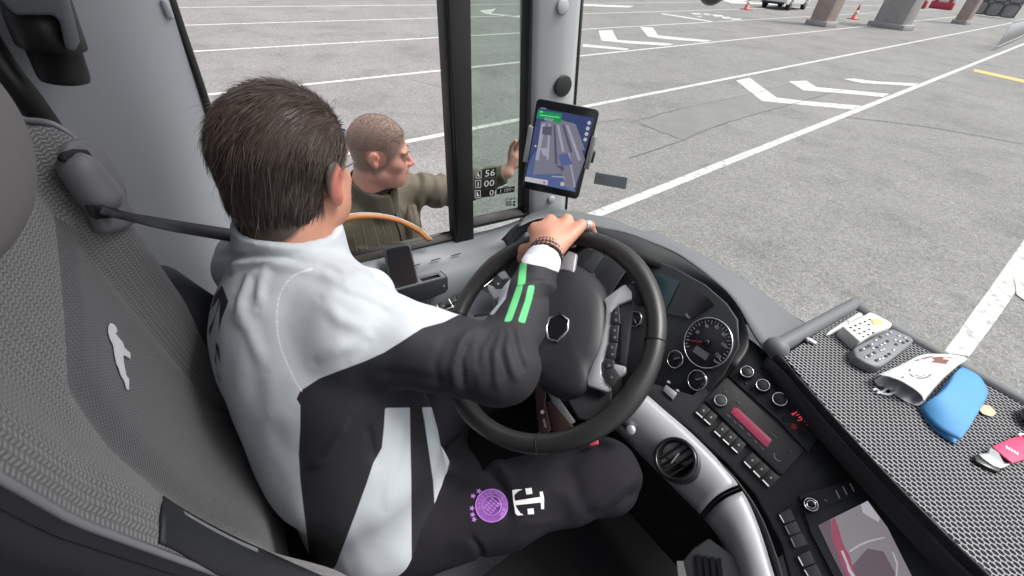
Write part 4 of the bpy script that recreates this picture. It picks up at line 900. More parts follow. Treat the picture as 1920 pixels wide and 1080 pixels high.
bk=link('backrest',V,Fc,None,seat,True,mats=['seat_knit','seat_knit_fine','seat_dark'],fm=fm);fixn(bk)
bmv=V.copy();bsv=BVHTree.FromPolygons([tuple(v) for v in V],[tuple(f) for f in Fc])
def hitv(p,off):
    d=Vector(ray(*p));r=bsv.ray_cast(Vector(CAM),d);return (np.array(r[0])-np.array(d)*off) if r[0] is not None else None
tq=cr(np.array([(305,919,0),(330,937,0),(420,986,0),(560,1050,0),(660,1092,0)]),30)[:,:2];bq=cr(np.array([(300,1018,0),(335,1034,0),(420,1084,0),(560,1150,0),(660,1190,0)]),30)[:,:2]
rows=[]
for t in np.linspace(0,1,9):
    r=[hitv(tuple(a*(1-t)+b*t),.003+.004*math.sin(math.pi*min(t*1.4+.02,1))) for a,b in zip(tq,bq)]
    if all(x is not None for x in r): rows.append(r)
if len(rows)>2: sheet('lower_trim',rows,'seat_dark',seat,.003)
# headrest bulge in plainer cloth
S=SDF((-.75,-.34,1.9),(-.25,-.05,2.35),.004);S.ell((-.450,-.208,2.118),(.140,.044,.083),k=0)
P,Q=S.mesh();hr=link('headrest',P,Q,'seat_headrest',seat,True);fixn(hr)
# piping along both edges
def edge_pt(z,side,off=.0): a,b=outline(z);x=(a if side<0 else b);return np.array([x+side*off,yprof(x,z)-.006,z])
g=G();g.tube([edge_pt(z,1,-.002)+[0,.005,0] for z in np.linspace(1.2,2.22,50)],.0030,8);g.out('piping','piping',seat,True)
g=G();g.tube([W(*p,x=-.765) for p in cr(np.array([(-60,130,0),(0,195,0),(42,224,0),(75,228,0),(105,236,0),(140,262,0),(165,290,0)]),24)[:,:2]],.0045,8);g.out('piping','piping',seat,True)
g=G();g.tube([edge_pt(z,-1,.002) for z in np.linspace(1.2,1.9,40)],.005,8);g.out('piping','seat_dark',seat,True)
# belt guide on the window-side shoulder of the seat
g=G();pg=plane((-.745,-.20,1.95),(.25,.95,.1))
outp=cr(np.array([(92,290,0),(98,270,0),(125,263,0),(155,268,0),(180,305,0),(210,352,0),(216,385,0),(232,410,0),(228,425,0),(178,440,0),(160,415,0),(120,340,0),(92,290,0)]),40)[:-1,:2]
bgd=slab('belt_guide',[tuple(p) for p in outp],pg,.020,-.012,'seat_plastic',seat,.006)
S=SDF((-.85,-.30,1.80),(-.62,-.12,2.02),.003);c1=onp(150,318,pg,.018);c2=onp(185,365,pg,.018);S.cone(c1,c2,.021,.024,k=0);P,Q=S.mesh();o=link('belt_guide_cover',P,Q,'seat_plastic',seat,True);fixn(o)
g=G();g.tube([onp(*p,pg,.022) for p in((116,300),(120,292),(138,286),(160,286),(168,298))],.004,8);g.out('guide_slot','void',bgd,True)
g=G();g.slab([(158,385),(210,388),(215,408),(180,412),(168,405)],pg,.004,.018);g.out('guide_mouth','void',bgd)
# white cat-like emblem on the centre panel (generic leaping animal outline from the fabric)
pe=plane((-.5,yprof(-.5,1.85)+.002,1.85),(0,1,.055))
def z2(x,y): return (x/2,540+y/2)
emb=[(412,132),(424,138),(434,152),(436,166),(428,170),(440,186),(456,204),(464,226),(484,244),(486,266),(472,258),(458,252),(460,276),(464,300),(470,330),(480,342),(480,382),(474,380),(466,350),(452,326),(444,300),(436,286),(430,256),(424,214),(412,190),(405,166),(406,142)]
g=G();q=[z2(*p) for p in emb];C0=[onp(*p,pe) for p in q];g.prism(C0,[p+pe[1]*.0012 for p in C0]);g.out('emblem','cloth_white',bk)
# lower seat: cushion, side bolster, dark base trim
S=SDF((-.86,-.42,1.0),(-.14,.42,1.42),.006)
S.cone((-.68,-.15,1.17),(-.66,.22,1.17),.09,.085,k=0);S.cone((-.34,-.15,1.17),(-.36,.22,1.17),.09,.085,k=.05);S.ell((-.5,.03,1.17),(.22,.24,.075),k=.05)
P,Q=S.mesh();o=link('cushion',P,Q,'seat_dark',seat,True);fixn(o)
S=SDF((-.95,-.42,1.25),(-.62,.1,1.86),.005)
S.cone((-.79,-.23,1.74),(-.74,-.08,1.40),.045,.07,k=0);S.cone((-.74,-.08,1.40),(-.74,.05,1.30),.07,.06,k=.03)
P,Q=S.mesh();o=link('side_bolster',P,Q,'seat_dark',seat,True);fixn(o)
g=G();g.slab([(306,525),(328,520),(345,542),(338,552),(318,545)],plane((-.86,-.2,1.7),(.6,.4,.5)),.015);g.out('recliner_knob','silver',seat,bevel=.003)
g=G();P=[W(*p,x=-.84) for p in((300,522),(325,552),(360,580),(395,605))];g.tube(cr(P,12),.007,8);g.out('belt_stalk','gloss_black',seat,True)
# dark leather side of the seat below the piping
rows=[]
for t in np.linspace(0,1,40):
    z=2.2-t*1.0;rows.append([edge_pt(z,1,.002)+[0,-.008,0],edge_pt(z,1,.006)+[0,-.03,-.0],edge_pt(z,1,.010)+[0,-.10,-.02],edge_pt(z,1,.006)+[0,-.16,-.04]])
sheet('side_cover',rows,'seat_dark',seat,.004)
S=SDF((-.56,-.3,1.1),(-.2,.12,1.72),.005)
S.cone(W(440,1060,x=-.42)+[0,-.02,-.03],W(620,1130,x=-.38),.03,.05,k=0);S.cone(W(620,1130,x=-.38),W(760,1180,x=-.34),.05,.06,k=.04)
P,Q=S.mesh();o=link('lower_bolster',P,Q,'seat_dark',seat,True);fixn(o)
g=G();g.box((-.5,-.05,.99),(.36,.5,.22));g.out('base','void',seat,bevel=.02)
# seat belt
top=cr([W(185,384,y=-.195),W(215,392,y=-.188),W(250,401,y=-.17),W(330,414,y=-.135),W(436,430,y=-.092),W(452,433,y=-.075)],30);bot=cr([W(185,400,y=-.195),W(215,408,y=-.188),W(250,416,y=-.17),W(330,435,y=-.135),W(438,454,y=-.092),W(454,458,y=-.075)],30)
sheet('shoulder_belt',[top,(top+bot)/2+[.001,.003,0],bot],'belt',seat,.002)
#=DRIVER=
# ================================================================= PEOPLE
def axes(f,upv=(0,0,1),roll=0):
    f=nrm(f);r=nrm(np.cross(f,upv));u=np.cross(r,f)
    if roll: r,u=r*math.cos(roll)+u*math.sin(roll),u*math.cos(roll)-r*math.sin(roll)
    return np.stack([r,f,u],1)
def head_sdf(S,c,A,neck,mouth=.003,fat=1.0,jaw=1.0,es=1.0):
    L=lambda x,y,z:np.array(c)+A@np.array([x,y,z])
    S.ell(L(0,-.012,.034),(.076*fat,.096,.088),A,k=0);S.ell(L(0,.030,-.030),(.060*fat,.062,.080),A,k=.03);S.ell(L(0,.040,-.072),(.050*jaw,.048,.034),A,k=.03)
    S.ell(L(0,.074,-.094),(.021,.015,.016),A,k=.02)
    for s in(-1,1):
        S.ell(L(s*.026,.078,.024),(.028,.012,.008),A,k=.012);S.ell(L(s*.044,.058,-.022),(.020,.020,.018),A,k=.02);S.ell(L(s*.050,.005,-.065),(.018,.030,.022),A,k=.02)
        S.ell(L(s*.031,.094,.006),(.014,.010,.008),A,k=.010,op='sub');S.ell(L(s*.031,.079,.006),(.013,.013,.012),A,k=.003)
    S.cone(L(0,.086,.014),L(0,.110,-.020),.0075,.0105,k=.010)
    for s in(-1,1): S.ell(L(s*.011,.101,-.024),(.008,.010,.007),A,k=.006)
    S.ell(L(0,.086,-.040),(.026,.013,.014),A,k=.012);S.ell(L(0,.0925,-.051),(.021,.009,.0055),A,k=.005);S.ell(L(0,.0905,-.064-mouth),(.018,.009,.006),A,k=.005)
    S.ell(L(0,.098,-.0575-mouth*.5),(.018,.016,.0012+mouth),A,k=.003,op='sub')
    for s in(-1,1):
        T=A@np.stack([nrm([math.cos(.35),-s*0-.35*1,0]),[math.sin(.35),math.cos(.35),0],[0,0,1]],1) if False else A
        S.ell(L(s*.079,-.014,.000),(.011,.017*es,.030*es),A,k=.006);S.ell(L(s*(.080+.010*es),-.020,.006*es),(.008,.019*es,.029*es),A,k=.006);S.ell(L(s*(.079+.008*es),-.010,-.022*es),(.008,.010*es,.014*es),A,k=.006)
        S.ell(L(s*(.082+.017*es),-.008,.002),(.010,.010*es,.018*es),A,k=.004,op='sub')
    S.cone(L(0,-.030,-.035),neck,.054*fat,.062*fat,k=.025)
    return L
def finger(S,pts,r0,r1,k=.004):
    n=len(pts)-1
    for i in range(n): S.cone(pts[i],pts[i+1],r0+(r1-r0)*i/n,r0+(r1-r0)*(i+1)/n,k=k)
def strands(name,roots,dirs,nrms,length,width,m,parent,seg=5,curl=.0,lift=.001,jit=.25,mats=None,sag=0):
    V=[];Fc=[];n0=0;fm=[]
    for p,d,nr in zip(roots,dirs,nrms):
        ln=length*random.uniform(.55,1.15);d=nrm(d+RNG.normal(0,jit,3)*.35);q=np.array(p)-nr*.0015;pr=[];w_=width*random.uniform(.7,1.2)
        lf=lift*random.uniform(.2,1.6)
        for i in range(seg+1):
            t=i/seg;pr.append(q+nr*(lf*math.sin(t*2.4)));dd=d+nr*curl+np.array([0,0,-sag*t]);q=q+nrm(dd)*ln/seg
        s_=nrm(np.cross(d,nr))
        for i,q in enumerate(pr):
            ww=w_*(1-.75*(i/seg)**2)*.5;V+= [q-s_*ww,q+s_*ww,q+nr*ww*1.2]
        for i in range(seg):
            a=n0+3*i
            for k in range(3): Fc.append([a+k,a+(k+1)%3,a+3+(k+1)%3,a+3+k]);fm.append(random.choices(range(len(mats)),weights=[.86,.14] if len(mats)==2 else None)[0] if (i==0 and k==0 and mats) else (fm[-1] if mats and fm else 0))
        n0+=3*(seg+1)
    return link(name,V,Fc,m,parent,True,mats=mats,fm=fm if mats else None)
def surf_points(o,n,test):
    me=o.data;org=rootloc(o);ar=np.array([p.area for p in me.polygons]);ix=RNG.choice(len(ar),size=n*3,p=ar/ar.sum());out=[]
    for i in ix:
        p=me.polygons[i];vs_=[np.array(me.vertices[v].co)+org for v in p.vertices];w_=RNG.dirichlet([1]*len(vs_));c=sum(a*b for a,b in zip(w_,vs_));
        if test(c): out.append((c,np.array(p.normal)))
        if len(out)>=n: break
    return out
def surface_obj(name,S,m,parent,it=1,**k):
    P,Q=S.mesh();P=smoothmesh(P,Q,it) if it else P;o=link(name,P,Q,m,parent,True,**k);fixn(o)
    if parent is None: P=P
    return o,P
# ------------------------------------------------ the driver
drv=None
HC=np.array([-.748,.034,1.938]);HA=axes((-.69,.72,-.14),roll=R(-3));NK=np.array([-.703,-.012,1.83])
shR=np.array([-.515,.045,1.765]);elR=W(925,683,r=.667);wrR=W(1019,487,r=.835)
shL=np.array([-.845,-.075,1.705]);elL=np.array([-.90,.14,1.52])
# left hand holds the far side of the rim
tl=wang(868,650);gl=WC+(wa*math.cos(tl)+wb*math.sin(tl))*WR
wrL=gl+np.array([-.045,-.05,-.015])
pelv=np.array([-.50,.02,1.29]);belly=np.array([-.53,.03,1.44]);chest=np.array([-.65,-.01,1.65])
TA=axes((-.30,.95,.05));ax_t=nrm(chest-pelv);TA=np.stack([nrm(np.cross(TA[:,1],ax_t)),nrm(np.cross(ax_t,np.cross(TA[:,1],ax_t))),ax_t],1)
hipR=np.array([-.40,.02,1.27]);knR=np.array([-.255,.44,1.375]);anR=np.array([-.36,.72,1.0]);hipL=np.array([-.60,.03,1.27]);knL=np.array([-.66,.45,1.33]);anL=np.array([-.62,.72,1.0])
S=SDF((-1.06,-.24,.86),(-.17,.86,2.12),.0036)
head_sdf(S,HC,HA,NK+[0,0,-.01],mouth=.001,fat=1.03,es=1.12)
S.cone(NK+[.006,.01,.03],(NK+chest)/2,.060,.068,k=.02)
for s in(-1,1): S.ell(HC+HA@np.array([s*.050,.018,-.055]),(.030,.045,.045),HA,k=.02)
S.cone(HC+HA@np.array([0,-.01,-.05]),NK+[0,.01,0],.066,.062,k=.02);S.ell(chest,(.165,.105,.17),TA,k=.03);S.ell(belly,(.15,.12,.14),TA,k=.05);S.cone(hipR,hipL,.085,.085,k=.04)
for sh,el,wr in((shR,elR,wrR),(shL,elL,wrL)): S.cone(sh,(sh+chest)/2,.05,.07,k=.03);S.cone(sh,el,.048,.040,k=.02);S.cone(el,wr,.040,.027,k=.015)
for h_,k_,a_ in((hipR,knR,anR),(hipL,knL,anL)): S.cone(h_,k_,.075,.052,k=.03);S.cone(k_,a_,.048,.036,k=.02);S.cone(a_,a_+[.0,.16,-.03],.036,.030,k=.02)
# right hand: palm over the top of the rim, knuckles up, fingers curled over the far side
def rimp(px,py,rad=0,h=0):
    t=wang(px,py);d=wa*math.cos(t)+wb*math.sin(t);return WC+d*(WR+rad)+WN*h
kn=[W(1003,428,r=.900),W(1032,413,r=.905),W(1063,412,r=.905),W(1090,422,r=.897)]
S.cone(wrR,(kn[1]+kn[2])/2*.45+wrR*.55,.027,.026,k=.01)
for i,k_ in enumerate(kn): S.cone(wrR*.75+k_*.25,k_,.021,.0135,k=.012,flat=(WN,.85))
S.ell((wrR+kn[1]+kn[2]+kn[0])/4,(.03,.03,.018),k=.015)
rp=[rimp(1003,450),rimp(1035,441),rimp(1068,438),rimp(1104,440)]
for i in range(4):
    t=wang(*[(1003,450),(1035,441),(1068,438),(1104,440)][i]);d=wa*math.cos(t)+wb*math.sin(t);c=WC+d*WR
    a1=c+d*.026+WN*.012;a2=c+d*.022-WN*.020;a3=c-d*.002-WN*.030
    finger(S,[kn[i],a1,a2,a3],.0115 if i<3 else .0100,.0080)
thb=[wrR*.6+kn[0]*.4+np.array([-.010,.0,-.006]),rimp(985,462,-.020,.012),rimp(972,466,-.022,-.008),rimp(975,462,-.006,-.026)]
finger(S,thb,.0145,.0095,k=.008)
# left hand round the rim
knl=[];tt=np.array([tl-.12,tl-.03,tl+.06,tl+.15])
for i,t in enumerate(tt):
    d=wa*math.cos(t)+wb*math.sin(t);c=WC+d*WR;k_=c+d*.028+WN*.008;knl.append(k_);S.cone(wrL,k_,.020,.013,k=.012)
    finger(S,[k_,c+d*.014-WN*.024,c-d*.012-WN*.024,c-d*.026-WN*.006],.0105,.0085)
d=wa*math.cos(tl-.26)+wb*math.sin(tl-.26);c=WC+d*WR;finger(S,[wrL+[0,0,.005],c+d*.015+WN*.022,c-d*.008+WN*.025],.013,.0095,k=.006)
P,Q=S.mesh();P=smoothmesh(P,Q,1)
drv=link('person',P,Q,'skin_driver',None,True,origin=(-.5,.0,.87));fixn(drv)
tag(drv,'driver in white and black tracksuit jacket gripping the steering wheel, seen from behind','person')
drv['category']='person'
q=(P-HC)@HA
hl=np.minimum(q@np.array([0,.625,-.78])-( .075*.625-.055*.78),9)*1000
setattr_v(drv,'scalp',np.where((np.abs(q)<.14).all(1)&(P[:,2]>1.80),hl+4,50));setattr_v(drv,'lips',np.full(len(P),50.))
earv=np.minimum(np.linalg.norm((q-[.088,-.012,0])/[1,1,1.4],axis=1)*1000-24,50);setattr_v(drv,'flush',earv)
# hair: cap plus thousands of combed strands
S=SDF(HC-.16,HC+.16,.003);L=lambda x,y,z:HC+HA@np.array([x,y,z])
S.ell(L(0,-.018,.038),(.0875,.108,.0965),HA,k=0);S.ell(L(0,-.052,-.032),(.073,.060,.064),HA,k=.03)
n_=HA@np.array([0,.66,-.75]);S.half(L(0,.078,.060),n_,HC-.2,HC+.2)
for s in(-1,1): S.ell(L(s*.090,-.006,-.016),(.03,.026,.040),HA,k=.006,op='sub')
S.ell(L(0,-.02,-.112),(.10,.12,.040),HA,k=.01,op='sub')
P,Q=S.mesh();P=smoothmesh(P,Q,2);hair=link('hair',P,Q,'hair_dark',drv,True);fixn(hair)
def hairdir(p):
    x,y,z=(p-HC)@HA;b=np.clip((-y+.03)/.10,0,1)*np.clip((.16-z)/.13,0,1);side=np.clip(abs(x)/.08,0,1)*(1-np.clip((z-.03)/.06,0,1))
    v=np.array([0,-1,.05])*(1-b)+np.array([0,-.15,-1])*b; v=v+np.array([0,-.5,-.9])*side*.8
    v=v+np.array([.35*mnoise.noise(Vector((x*30,y*30,z*30))),.1,0]);return HA@nrm(v)
sp_=surf_points(hair,12000,lambda c:((c-HC)@HA)@n_*0>-1)
rt=[a for a,b in sp_];nr=[b for a,b in sp_];ds=[]
for a,b in zip(rt,nr): v=hairdir(a);v=v-b*(v@b);ds.append(nrm(v))
gr=[i for i,a in enumerate(rt) if RNG.random()<(.10+.35*np.clip((((a-HC)@HA)[1]-.0)/.08,0,1)+.16*np.clip((((a-HC)@HA)[2]-.09)/.05,0,1))]
gs=set(gr);dk_=[i for i in range(len(rt)) if i not in gs];crn=[i for i in dk_ if RNG.random()<.9*np.clip((((rt[i]-HC)@HA)[2]-.050)/.035,0,1)];cs_=set(crn);dk_=[i for i in dk_ if i not in cs_]
strands('crown_hair_strand',[rt[i] for i in crn],[ds[i] for i in crn],[nr[i] for i in crn],.036,.0009,'hair_brown',hair,lift=.0014,jit=.18)['kind']='stuff'
np_=[i for i in dk_ if ((rt[i]-HC)@HA)[2]<-.022-.25*((rt[i]-HC)@HA)[1]-.035];ns_=set(np_);dk_=[i for i in dk_ if i not in ns_]
strands('nape_hair_strand',[rt[i] for i in np_],[ds[i] for i in np_],[nr[i] for i in np_],.014,.0009,'hair_dark',hair,lift=.0006,jit=.12,mats=['hair_dark','hair_brown'])['kind']='stuff'
strands('hair_strand',[rt[i] for i in dk_],[ds[i] for i in dk_],[nr[i] for i in dk_],.038,.0010,'hair_dark',hair,lift=.0012,jit=.15,mats=['hair_dark','hair_brown'])['kind']='stuff'
strands('grey_hair_strand',[rt[i] for i in gr],[ds[i] for i in gr],[nr[i] for i in gr],.034,.0009,'hair_grey',hair,lift=.0018,jit=.18)['kind']='stuff'
st_ix=RNG.choice(len(rt),320,replace=False)
strands('stray_hair',[rt[i] for i in st_ix],[ds[i] for i in st_ix],[nr[i] for i in st_ix],.045,.0006,'hair_grey',hair,lift=.007,jit=.7)['kind']='stuff'
# short beard on jaw
bd=surf_points(drv,900,lambda c:(lambda l:abs(l[0])<.075 and -.115<l[2]<-.045 and l[1]>.005)((c-HC)@HA))
o=strands('beard',[a for a,b in bd],[nrm(b+np.array([0,0,-.8])) for a,b in bd],[b for a,b in bd],.008,.0007,'beard_grey',drv,seg=2);o['kind']='stuff'
# glasses
g=G();g.tube(cr([L(.090,-.016,.020),L(.086,.012,.019),L(.083,.035,.018),L(.079,.055,.017)],12),.0016,6);g.out('glasses_temple','chrome',drv,True)
# jacket
def sleeve(S,a,b,c,r,wr1,wr2,k=.02):
    S.cone(a,b,r[0],r[1],k=k,wr=wr1);S.cone(b,c,r[2],r[3],k=k,wr=wr2)
S=SDF((-1.06,-.24,1.12),(-.25,.62,1.93),.0038)
S.ell(chest,(.200,.128,.195),TA,k=0);S.ell((-.605,-.035,1.63),(.205,.138,.20),TA,k=.05);S.ell((-.535,-.01,1.46),(.195,.165,.18),TA,k=.07);S.ell((-.50,.01,1.27),(.20,.165,.16),TA,k=.06)
S.cone(NK+[0,0,-.05],(NK+chest)/2,.078,.12,k=.03)
S.cone(shR,NK+[.02,0,-.055],.066,.066,k=.03);S.cone(shL,NK+[-.02,0,-.06],.066,.066,k=.03)
S.cone(shR,(shR+belly)/2,.07,.10,k=.04);S.cone(shL,(shL+belly)/2,.07,.10,k=.04)
ee=elR+np.array([.006,.008,-.004])
S.cone(shR,ee,.074,.058,k=.035);S.ell(ee,(.057,.057,.056),k=.015)
S.cone(ee,wrR,.056,.037,k=.014,wr=(.0022,2.6,2.0,-.1,.95))
# folds gathering at the inner elbow
ee2=(elL+[0,0,-.0]);S.cone(shL,ee2,.068,.058,k=.03);S.cone(ee2,wrL,.056,.036,k=.014)
# draped folds across the shoulder blades and waist
def fold(P,r,k=.014):
    P=cr(P,9)
    for i,(u,v) in enumerate(zip(P[:-1],P[1:])): t=(i+.5)/8;S.cone(u,v,r*math.sin(math.pi*max(t-.06,.05)),r*math.sin(math.pi*min(t+.06,.95)),k=k)
def onr(px,py,r): return W(px,py,r=r)
# stand-up collar
cu_=nrm(np.array([-.05,.10,1]));cc=NK+np.array([-.006,.008,-.02])
S.cone(cc-cu_*.05,cc+cu_*.048,.096,.085,k=.014)
S.cone(cc-cu_*.0,cc+cu_*.14,.070,.074,k=.003,op='sub');S.half(cc+cu_*.053,nrm(cu_+np.array([.0,.10,0])),(-.9,-.2,1.80),(-.5,.2,1.93))
S.ell(cc+cu_*.030+HA[:,1]*.078,(.016,.016,.012),k=.006)
# open sleeve end
S.half(wrR+(wrR-ee)*.02,nrm(wrR-ee),wrR-.06,wrR+.09)
P,Q=S.mesh();P=smoothmesh(P,Q,2)
# small-scale cloth undulation
nz=np.array([mnoise.noise(Vector((p[0]*11,p[1]*11,p[2]*5)))+.5*mnoise.noise(Vector((p[0]*26,p[1]*26,p[2]*12+9))) for p in P[::1]])
jk=link('jacket',P,Q,None,drv,True,mats=['jacket_cloth']);fixn(jk)
nv=np.zeros(len(P)*3);jk.data.vertices.foreach_get('normal',nv);nv=nv.reshape(-1,3)
P=P+nv*(nz*.0045)[:,None]
# pressed-in wrinkle lines given in the picture, pushed along the surface normal
px=pixa(P)
def crease(P,px,L,wd,dep):
    d=linesd(px,L);ends=np.minimum(np.linalg.norm(px-np.array(L[0]),axis=1),np.linalg.norm(px-np.array(L[-1]),axis=1))
    prof=(np.exp(-(d/wd)**2))*np.clip(ends/(wd*3),0,1);return dep*prof
disp=np.zeros(len(P))
for Lc,wd,dep in (([(408,480),(470,474),(540,484),(600,497),(645,512)],6,-.005),([(415,462),(470,456),(540,464),(600,476),(645,486)],10,.003),([(425,500),(480,492),(560,505),(640,525)],9,.006),([(430,560),(470,620),(500,700)],14,.004),([(600,560),(640,600),(700,620)],14,.005),([(620,540),(680,560),(740,590)],8,-.004),([(505,500),(470,520),(455,560),(452,600)],9,.006),([(480,486),(450,495),(430,520)],8,.006),([(545,492),(505,500),(490,530),(485,580)],9,.005),([(700,520),(660,500),(600,500)],10,.005),
  ([(690,640),(640,650),(590,680)],16,.006),([(720,590),(700,640),(660,680)],14,-.004),([(550,770),(510,780),(470,800)],18,.003),
  ([(935,600),(905,640),(893,690),(905,745)],10,.0016),([(945,604),(925,650),(925,700),(940,742)],9,.0022),([(955,606),(950,655),(962,700),(975,722)],8,.003),([(965,606),(980,650),(992,690)],6,.003),([(905,606),(865,640),(850,690),(858,745)],9,.004),
  ([(930,606),(898,650),(895,700)],5,-.002),([(938,608),(918,660),(922,720)],5,-.0022),([(950,610),(940,665),(955,715)],5,-.0022),([(960,610),(968,655),(985,700)],4,-.003),([(890,615),(865,670),(870,730)],5,-.003),([(840,620),(815,680),(825,740)],8,-.002),([(1040,560),(1030,620),(1035,660)],6,-.002),([(980,530),(1020,530),(1045,545)],7,.005),([(975,545),(1010,548),(1040,565)],6,-.004),([(1000,520),(1035,520)],5,-.003),
  ([(660,780),(610,860),(570,880)],10,.005),([(690,790),(700,850),(705,870)],7,-.005),([(760,780),(740,870),(720,960)],10,.003),([(800,800),(840,880),(830,940)],9,.005),([(690,700),(760,705),(850,720)],12,-.003)):
    disp+=crease(P,px,Lc,wd,dep)
P=P+nv*disp[:,None]
jk.data.vertices.foreach_set('co',(P-rootloc(jk)).ravel());jk.data.update()
px=pixa(P)
z3_=lambda L:[(340+a/2.842,400+b/2.842) for a,b in L]
blk=[[(563,733),(600,709),(645,692),(685,677),(720,661),(749,643),(792,615),(832,604),(870,585),(925,590),(948,560),(958,520),(974,484),(983,490),(1020,497),(1050,508),(1090,560),(1090,760),(1010,800),(834,763),(722,765),(720,800),(716,840),(700,868),(688,905),(668,960),(630,1060),(622,1070),(585,1058),(580,1040),(575,1000),(570,960),(563,900),(560,850),(563,800),(563,760),(556,748)],
 [(768,740),(787,740),(796,790),(806,860),(812,900),(816,960),(822,1000),(830,1100),(772,1100),(771,900),(769,800)],[(845,856),(860,912),(850,1000),(835,1000),(838,940),(836,894)],
 [(a_+18,b_) for a_,b_ in z3_([(165,380),(200,470),(165,560),(148,640),(150,560),(155,470),(128,560),(100,660),(95,620),(130,540),(150,450),(105,520),(125,440)])],[(a_+18,b_) for a_,b_ in z3_([(130,680),(150,710),(158,800),(145,770),(138,730),(135,815),(126,780),(132,740)])],[(a_+18,b_) for a_,b_ in z3_([(130,820),(160,900),(150,890)])]]
m_=np.min([polysd(px,b) for b in blk],0);setattr_v(jk,'black',m_)
gre=[[(975,494),(988,491),(985,532),(970,536)],[(969,537),(981,535),(974,560),(959,602),(945,604),(959,565)],[(991,535),(1003,535),(998,560),(984,606),(971,603),(984,565)]]
setattr_v(jk,'green',np.min([polysd(px,b) for b in gre],0))
seam=z3_([(700,295),(600,330),(540,400),(515,480),(510,580),(525,700),(560,790),(600,880),(640,945)])
wh_=np.minimum(polysd(px,[(978,474),(1056,488),(1052,512),(1022,500),(978,492)]),linesd(px,cr(np.array([(a,b,0) for a,b in seam]),30)[:,:2])-2.0)
setattr_v(jk,'white',wh_)
# trousers
S=SDF((-.82,-.16,.92),(-.14,.84,1.52),.0045)
S.ell(pelv,(.17,.14,.13),TA,k=0);S.cone(hipR,knR,.098,.074,k=.04,wr=(.0035,2.2,.5,.1,.95));S.cone(knR,anR,.076,.055,k=.03);S.cone(hipL,knL,.098,.074,k=.04);S.cone(knL,anL,.074,.055,k=.03)
P,Q=S.mesh();P=smoothmesh(P,Q,2);nz=np.array([mnoise.noise(Vector((p[0]*9,p[1]*9,p[2]*9)))+.5*mnoise.noise(Vector((p[0]*22,p[1]*14,p[2]*22))) for p in P])
tr=link('trousers',P,Q,'pants',drv,True);fixn(tr);nv=np.zeros(len(P)*3);tr.data.vertices.foreach_get('normal',nv);nv=nv.reshape(-1,3);px=pixa(P);disp=nz*.006
for Lc,wd,dep in (([(870,850),(915,880),(945,925),(955,985)],9,-.007),([(880,830),(935,868),(970,920)],9,.005),([(1125,975),(1170,945),(1205,915)],9,-.009),([(1100,960),(1150,925),(1195,890)],9,.006),([(1000,880),(1060,930),(1110,1000)],16,.004),([(1150,850),(1185,880),(1205,920)],10,.004),([(1010,1010),(1080,1000),(1150,960)],8,-.005),([(880,1000),(900,1030),(905,1060)],6,-.006),([(1040,850),(1080,900),(1090,960)],12,-.003),([(975,985),(1040,975),(1100,940)],8,.003)): disp=disp+crease(P,px,Lc,wd,dep)
P=P+nv*disp[:,None];tr.data.vertices.foreach_set('co',(P-rootloc(tr)).ravel());tr.data.update()
for a_,nm in((anR,'shoe'),(anL,'shoe')):
    S=SDF(a_-[.09,.08,.13],a_+[.09,.27,.08],.005);S.ell(a_+[0,.09,-.045],(.045,.13,.04),k=0);S.cone(a_+[0,0,0],a_+[0,.02,-.04],.045,.045,k=.02);o,_=surface_obj(nm,S,'rubber',drv)
def bvh(o):
    org=rootloc(o);return BVHTree.FromPolygons([tuple(np.array(v.co)+org) for v in o.data.vertices],[list(p.vertices) for p in o.data.polygons])
def hit(bv,px_,py_,off=.0015):
    d=Vector(ray(px_,py_));r=bv.ray_cast(Vector(CAM),d)
    if r[0] is None: return None
    return np.array(r[0])-np.array(d)*off
def decal(name,polys,bv,m,parent,off=.0015,sub=3,back=None):
    V=[];Fc=[]
    for poly in polys:
        pts=[]
        for i in range(len(poly)):
            a=np.array(poly[i],float);b=np.array(poly[(i+1)%len(poly)],float)
            for t in np.linspace(0,1,sub,endpoint=False): pts.append(a*(1-t)+b*t)
        H=[hit(bv,*p,off) for p in pts];c=hit(bv,*np.mean(pts,0),off)
        if any(h is None for h in H) or c is None: continue
        n=len(V);V+=H;N_=len(H)
        if len(poly)<=6: V.append(c);Fc+=[[n+i,n+(i+1)%N_,n+N_] for i in range(N_)]
        else: Fc.append([n+i for i in range(N_)])
    if not V: return None
    return link(name,V,Fc,m,parent)
bt_=bvh(tr)
# round club crest with stars and the T mark
cxp,cyp,ra=922,948,31
circ=lambda cx_,cy_,r_,n=26:[(cx_+r_*1.0*math.cos(t),cy_+r_*1.02*math.sin(t)) for t in np.linspace(0,6.283,n,endpoint=False)]
def ringd(name,c,r0,r1,m,parent,off):
    A_=circ(*c,r1,40);B_=circ(*c,r0,40);polys=[[A_[i],A_[(i+1)%40],B_[(i+1)%40],B_[i]] for i in range(40)];return decal(name,polys,bt_,m,parent,off,1)
cr_=ringd('crest',(cxp,cyp),.5,ra,'purple',tr,.0015)
ringd('crest_ring',(cxp,cyp),ra-2,ra,'purple_light',cr_,.0022);ringd('crest_ring',(cxp,cyp),17,18.5,'purple_light',cr_,.0022)
loz=[]
for i in range(-3,4):
    for j in range(-3,4):
        x=cxp+i*4.6+j*1.0;y=cyp+j*4.4+i*.3
        if (x-cxp)**2+(y-cyp)**2<14.5**2 and (i+j)%2==0: loz.append([(x-3,y-2.6),(x+2.2,y-.6),(x+3,y+2.6),(x-2.2,y+.6)])
decal('crest_lozenges',loz,bt_,'purple_light',cr_,.0022,1)
